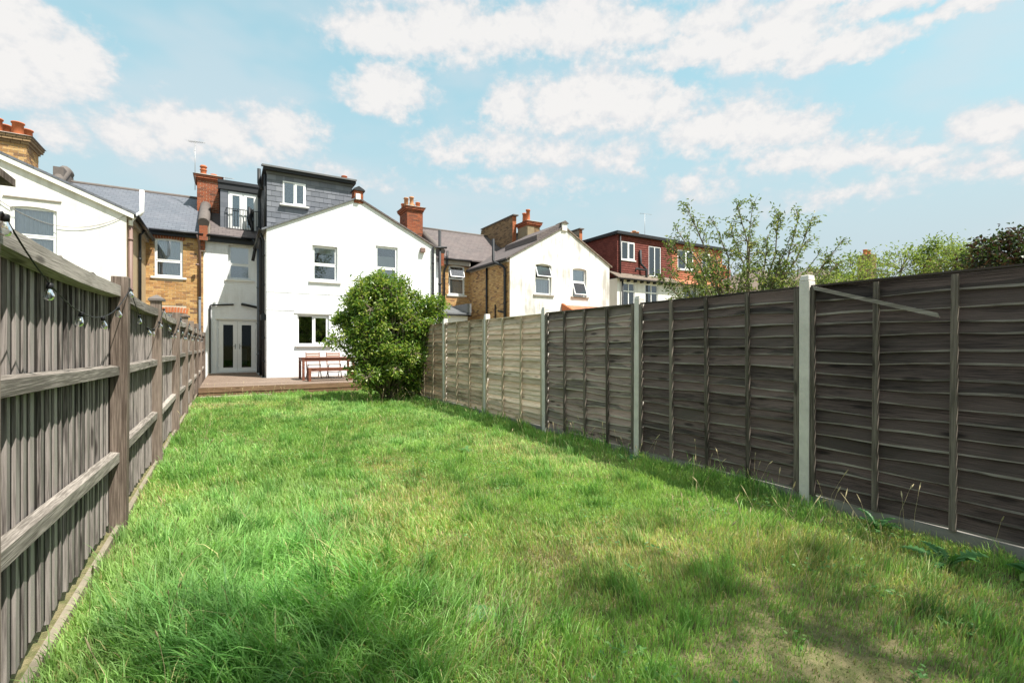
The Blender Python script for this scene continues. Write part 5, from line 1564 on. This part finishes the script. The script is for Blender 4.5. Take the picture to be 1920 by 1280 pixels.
# trees behind the photographer that shade the near lawn
def shade_tree(base, top, crowns, seed, label, n=800):
    rng = np.random.default_rng(seed)
    S = thing('broadleaf_tree', base, label, 'tree', 'trees behind the photographer')
    mbk = MB()
    mbk.tube([base, (base[0] + .1, base[1], top * .35), (base[0], base[1] + .1, top * .6)], [.2, .16, .1], 9, False)
    E = []; ST = []
    wsum = sum(c[6] for c in crowns)
    for (cx, cy, cz, rx, ry, rz, wt) in crowns:
        k = int(n * wt / wsum)
        v = rng.normal(0, 1, (k, 3)); v /= np.linalg.norm(v, axis=1, keepdims=True)
        e = np.array([[cx, cy, cz]]) + v * np.array([[rx, ry, rz]]) * rng.uniform(.2, 1, (k, 1)) ** .5
        s = e - v * .45
        E.append(e); ST.append(s)
        mbk.tube([(base[0], base[1] + .1, top * .58), (cx, cy, cz)], [.08, .03], 6, False)
        stems_mesh(mbk, [(cx, cy, cz)] * 20, e[:20].tolist(), .02, .005)
    V, T = twig_leaves(np.concatenate(E), np.concatenate(ST), 14, .13, .07, .12, rng)
    tag(link_mesh('crown', np_mesh('crown', V - np.array(base), tris=T), M_leaf_back, S), kind='stuff')
    mbk.build('trunk', M_bark, S)
shade_tree((5.5, -4.2, 0), 11, [(5.25, -3.7, 9.6, 1.35, 1.5, 1.2, 1.4), (6.3, -4.3, 8.6, 1.4, 1.4, 1.4, 1.2), (4.7, -4.9, 8.2, 1.3, 1.4, 1.2, 1), (5.6, -5.2, 7.4, 1.8, 1.6, 1.2, 1)], 21, 'tall broadleaf tree behind the photographer on the right', 330)
shade_tree((2.9, -4.0, 0), 11, [(3.0, -2.9, 9.6, .85, .95, 1.0, 1.2), (2.6, -3.7, 8.4, 1.0, 1.1, 1.1, 1), (2.2, -4.8, 7.4, 1.2, 1.2, 1.1, .8)], 22, 'broadleaf tree behind the photographer on the left', 110)

# ------------------------------------------------------------------ grass
def grass_field():
    rng = np.random.default_rng(5)
    X0, X1, Y0, Y1 = LX + .035, FX - .0, -1.2, 14.55
    C = []
    # density falls with distance from the photographer
    for (ya, yb_, dens) in ((-1.2, .6, 1500), (.6, 3.6, 9500), (3.6, 6.5, 5600), (6.5, 10.0, 3400), (10.0, 14.55, 2500)):
        n = int((X1 - X0) * (yb_ - ya) * dens)
        C.append(np.stack([rng.uniform(X0, X1, n), rng.uniform(ya, yb_, n)], 1))
    P = np.concatenate(C)
    x, y = P[:, 0], P[:, 1]
    n = len(P)
    # lawn character fields
    n1 = vnoise(x, y, .8, 1); n2 = vnoise(x, y, 2.3, 2); n3 = vnoise(x, y, 6.0, 3); n4 = vnoise(x, y, 1.3, 4)
    lush = np.exp(-(((x - .15) / .9) ** 2 + ((y - 2.5) / 1.8) ** 2)) * np.clip((x - LX - .05) / .35, .1, 1)   # long grass at the near left
    edgeR = np.clip((x - (FX - .55)) / .5, 0, 1); edgeL = np.clip((LX + .45 - x) / .4, 0, 1)
    dry = np.clip((n1 * .55 + n4 * .45 - .56) * 3.0, 0, .8) * (1 - .8 * lush)
    dry = np.maximum(dry, .9 * np.exp(-(((x - 3.1) / .55) ** 2 + ((y - 1.75) / .5) ** 2)))   # straw coloured patch by the right fence
    dry = np.maximum(dry, .8 * np.exp(-(((x - 3.3) / .5) ** 2 + ((y - 1.1) / .35) ** 2)))
    dry = np.maximum(dry, .75 * np.exp(-(((x - 3.2) / .5) ** 2 + ((y - 5.2) / 1.1) ** 2)))
    bare = np.exp(-(((x - 2.3) / .42) ** 2 + ((y - 1.0) / .28) ** 2)) + .7 * np.exp(-(((x - 1.15) / .28) ** 2 + ((y - 2.0) / .25) ** 2)) + .6 * np.exp(-(((x - 1.75) / .3) ** 2 + ((y - 2.45) / .2) ** 2))
    bare = np.clip(bare, 0, 1)
    keep = rng.random(n) > np.clip(bare * .4 + .35 * np.clip(.42 - n2, 0, 1) * 2 * (1 - lush), 0, .85)
    keep &= ~((x > 2.0) & (y > 14.4))
    x, y = x[keep], y[keep]; n1, n2, n3, n4, lush, edgeR, edgeL, dry, bare = [q[keep] for q in (n1, n2, n3, n4, lush, edgeR, edgeL, dry, bare)]
    n = len(x)
    n5 = vnoise(x, y, 11.0, 8)
    tuft = np.clip((n3 * .6 + n5 * .5 - .62) * 5, 0, 1)
    h = .022 + .032 * n2 + .016 * n3 + .05 * tuft
    h = h * (1 - .55 * bare) + .075 * lush * (.5 + n3) + .07 * edgeR * n3 * np.clip((y - 1.5) / 2, .1, 1) + .015 * edgeL
    h *= rng.lognormal(0, .28, n)
    h = h + .07 * np.exp(-(((x - 3.35) / .4) ** 2 + ((y - 1.6) / .35) ** 2)) * rng.random(n)
    h = np.clip(h, .015, .34)
    far = np.clip((y - 2) / 10, 0, 1)
    w = (.0021 + .0036 * far) * rng.uniform(.7, 1.4, n) * (1 + .35 * lush)
    yaw = rng.uniform(0, 6.283, n)
    # combed lean, varying over the lawn
    la = 6.28 * vnoise(x, y, .9, 9) + 1.2 * rng.normal(0, 1, n)
    lean = rng.uniform(.15, .75, n) * (.75 + .9 * lush)
    dx, dy = np.cos(la) * lean, np.sin(la) * lean
    sx, sy = np.cos(yaw), np.sin(yaw)
    ts = np.array([0, .4, .75, 1.0])
    zc = np.array([0, .46, .80, .95])
    V = np.zeros((n, 7, 3), np.float32)
    for k, t in enumerate(ts):
        cx = x + dx * h * t * t; cy = y + dy * h * t * t
        cz = h * zc[k] * np.sqrt(np.clip(1 - (lean * t * .55) ** 2, .15, 1)) - .004
        ww = w * (1.0, .95, .62, 0)[k]
        if k < 3:
            V[:, 2 * k, 0] = cx - sx * ww; V[:, 2 * k, 1] = cy - sy * ww; V[:, 2 * k, 2] = cz
            V[:, 2 * k + 1, 0] = cx + sx * ww; V[:, 2 * k + 1, 1] = cy + sy * ww; V[:, 2 * k + 1, 2] = cz
        else:
            V[:, 6, 0] = cx; V[:, 6, 1] = cy; V[:, 6, 2] = cz
    i = np.arange(n)[:, None] * 7
    Q = np.concatenate([i + np.array([[0, 1, 3, 2]]), i + np.array([[2, 3, 5, 4]])], 1).reshape(-1, 4)
    T = i + np.array([[4, 5, 6]])
    me = np_mesh('grass', V.reshape(-1, 3), Q, T, True)
    # blade colours: fresh green to straw
    fresh = np.array([[.22, .375, .105]]) * (1 - n3[:, None] * .4) + np.array([[.30, .46, .13]]) * n3[:, None] * .55
    deep = np.array([[.155, .36, .09]])
    yel = np.array([[.42, .53, .21]])
    straw = np.array([[.52, .42, .22]])
    pink = np.array([[.36, .25, .20]])
    r1 = rng.random(n)[:, None]
    c = fresh * (1 - lush[:, None] * .6) + deep * lush[:, None] * .6
    c = c * (1 - .45 * n1[:, None] * (1 - lush[:, None])) + yel * .45 * n1[:, None] * (1 - lush[:, None])
    sm = (r1 < (.05 + .68 * dry[:, None])).astype(float)
    c = c * (1 - sm * .8) + straw * sm * .8
    pk = (rng.random(n)[:, None] < bare[:, None] * .55).astype(float)
    c = c * (1 - pk * .75) + pink * pk * .75
    c = c * (1 - .28 * tuft[:, None] * np.array([[1.3, .8, 1.0]]))
    c = c * (.82 + .36 * vnoise(x, y, 3.1, 12))[:, None]
    c = c * rng.lognormal(0, .2, n)[:, None]
    cols = np.ones((n, 7, 4), np.float32); cols[:, :, :3] = np.clip(c, .004, .7)[:, None, :]
    at = me.color_attributes.new('col', 'FLOAT_COLOR', 'POINT')
    at.data.foreach_set('color', cols.ravel())
    o = link_mesh('lawn_grass', me, M_grass)
    tag(o, 'uneven uncut green lawn with dry straw coloured patches', 'grass', kind='stuff')
    return n
ng = grass_field()

def turf_weeds():
    rng = np.random.default_rng(77)
    n = 26000
    x = rng.uniform(LX + .1, FX - .1, n); y = .8 + 9.5 * rng.random(n) ** 1.7
    f = vnoise(x, y, 1.9, 41) * .6 + vnoise(x, y, 5.0, 42) * .5
    k = f > .66
    x, y = x[k], y[k]; n = len(x)
    z = rng.uniform(.012, .05, n)
    a = rng.uniform(0, 6.283, n)
    d = np.stack([np.cos(a), np.sin(a), rng.uniform(-.1, .6, n)], 1)
    V, T = leaves(np.stack([x, y, z], 1), d, .028, .018, .1, .1, rng)
    o = link_mesh('turf_weeds', np_mesh('turf_weeds', V, tris=T), M_leaf_turf)
    tag(o, 'small round clover and plantain leaves scattered through the lawn', 'ground cover', kind='stuff')
turf_weeds()

# flowering grass stalks along the fences
def seed_heads():
    rng = random.Random(4)
    mb = MB()
    spots = []
    for _ in range(70): spots.append((FX - rng.uniform(.08, .6), rng.uniform(.9, 11.0)))
    for _ in range(26): spots.append((LX + rng.uniform(.1, .5), rng.uniform(1.6, 9.5)))
    for _ in range(30): spots.append((rng.uniform(2.6, 3.6), rng.uniform(1.3, 2.4)))
    for _ in range(30): spots.append((rng.uniform(-.4, 4.0), rng.uniform(3.5, 14)))
    for _ in range(26): spots.append((rng.uniform(2.2, 4.1), rng.uniform(10.6, 11.6)))
    for _ in range(18): spots.append((rng.uniform(-.4, 1.6), rng.uniform(14.0, 14.5)))
    for (x, y) in spots:
        h = rng.uniform(.16, .36); a = rng.uniform(0, 6.28); l = rng.uniform(.02, .14)
        p = [(x, y, 0), (x + .3 * l * math.cos(a), y + .3 * l * math.sin(a), h * .55), (x + l * math.cos(a), y + l * math.sin(a), h)]
        mb.tube(p, [.0014, .0012, .0009], 3, False)
        q = (x + 1.35 * l * math.cos(a), y + 1.35 * l * math.sin(a), h + rng.uniform(.03, .07))
        mid = tuple((p[2][i] + q[i]) / 2 for i in range(3))
        mb.tube([p[2], mid, q], [.001, rng.uniform(.003, .006), .001], 5, False)
    o = mb.build('grass_seed_heads', m_plain('seed_straw', (.46, .38, .22), .8, .2, .3, 30))
    tag(o, 'pale flowering grass stalks scattered along the fences', 'grass', kind='stuff')
seed_heads()

# broad leaved weeds at the foot of the right fence
def weed_leaf_mesh(L, W, teeth, seed):
    r = random.Random(seed); n = 16
    V = []; Fc = []
    for i in range(n + 1):
        t = i / n
        wv = W * math.sin(math.pi * min(1, t * .93 + .06)) ** .8 * (1 - .6 * (i % 2) * teeth)
        z = L * (.62 * t - .55 * t * t) + .0
        xx = L * (t - .12 * t * t)
        V += [(xx, -wv, z + wv * .25), (xx, 0, z), (xx, wv, z + wv * .25)]
    for i in range(n):
        a, b = i * 3, (i + 1) * 3
        Fc += [(a, b, b + 1, a + 1), (a + 1, b + 1, b + 2, a + 2)]
    me = bpy.data.meshes.new('leaf'); me.from_pydata(V, [], Fc); me.polygons.foreach_set('use_smooth', [True] * len(Fc)); me.update(); me.materials.append(M_leaf_weed)
    return me
def weed(x, y, L, W, n, label, seed, teeth=1.0):
    r = random.Random(seed)
    S = thing('weed_plant', (x, y, 0), label, 'weed', 'broad leaved weeds')
    ms = [weed_leaf_mesh(L, W, teeth, seed + k) for k in range(2)]
    for k in range(n):
        o = link_mesh('leaf', ms[k % 2], None, S, (x, y, .01))
        s = r.uniform(.6, 1.1); o.scale = (s, s, s * r.uniform(.8, 1.3))
        o.rotation_euler = (r.uniform(-.2, .2), r.uniform(-.55, -.05), 6.283 * k / n + r.uniform(-.3, .3))
weed(3.74, 1.14, .25, .042, 11, 'serrated leafy weed with long toothed leaves at the lower right', 31)
weed(4.02, 1.62, .2, .038, 10, 'dark leafy weed against the gravel board of the blackened panel', 32)
weed(3.9, .78, .2, .045, 10, 'broad leafy weed at the right frame edge below the fence', 33, .3)
weed(3.95, 4.0, .2, .035, 8, 'pale leafy weed at the foot of the second concrete post', 34)
weed(1.05, 2.05, .12, .035, 7, 'small pale rosette weed low in the lawn centre foreground', 35, .4)
weed(2.55, 5.4, .16, .03, 8, 'dark rosette weed in the middle of the lawn', 36)
weed(.2, 2.1, .15, .04, 7, 'broad leafy rosette weed in the long near-left grass', 37, .4)
print('grass blades', ng, 'objects', len(bpy.data.objects))
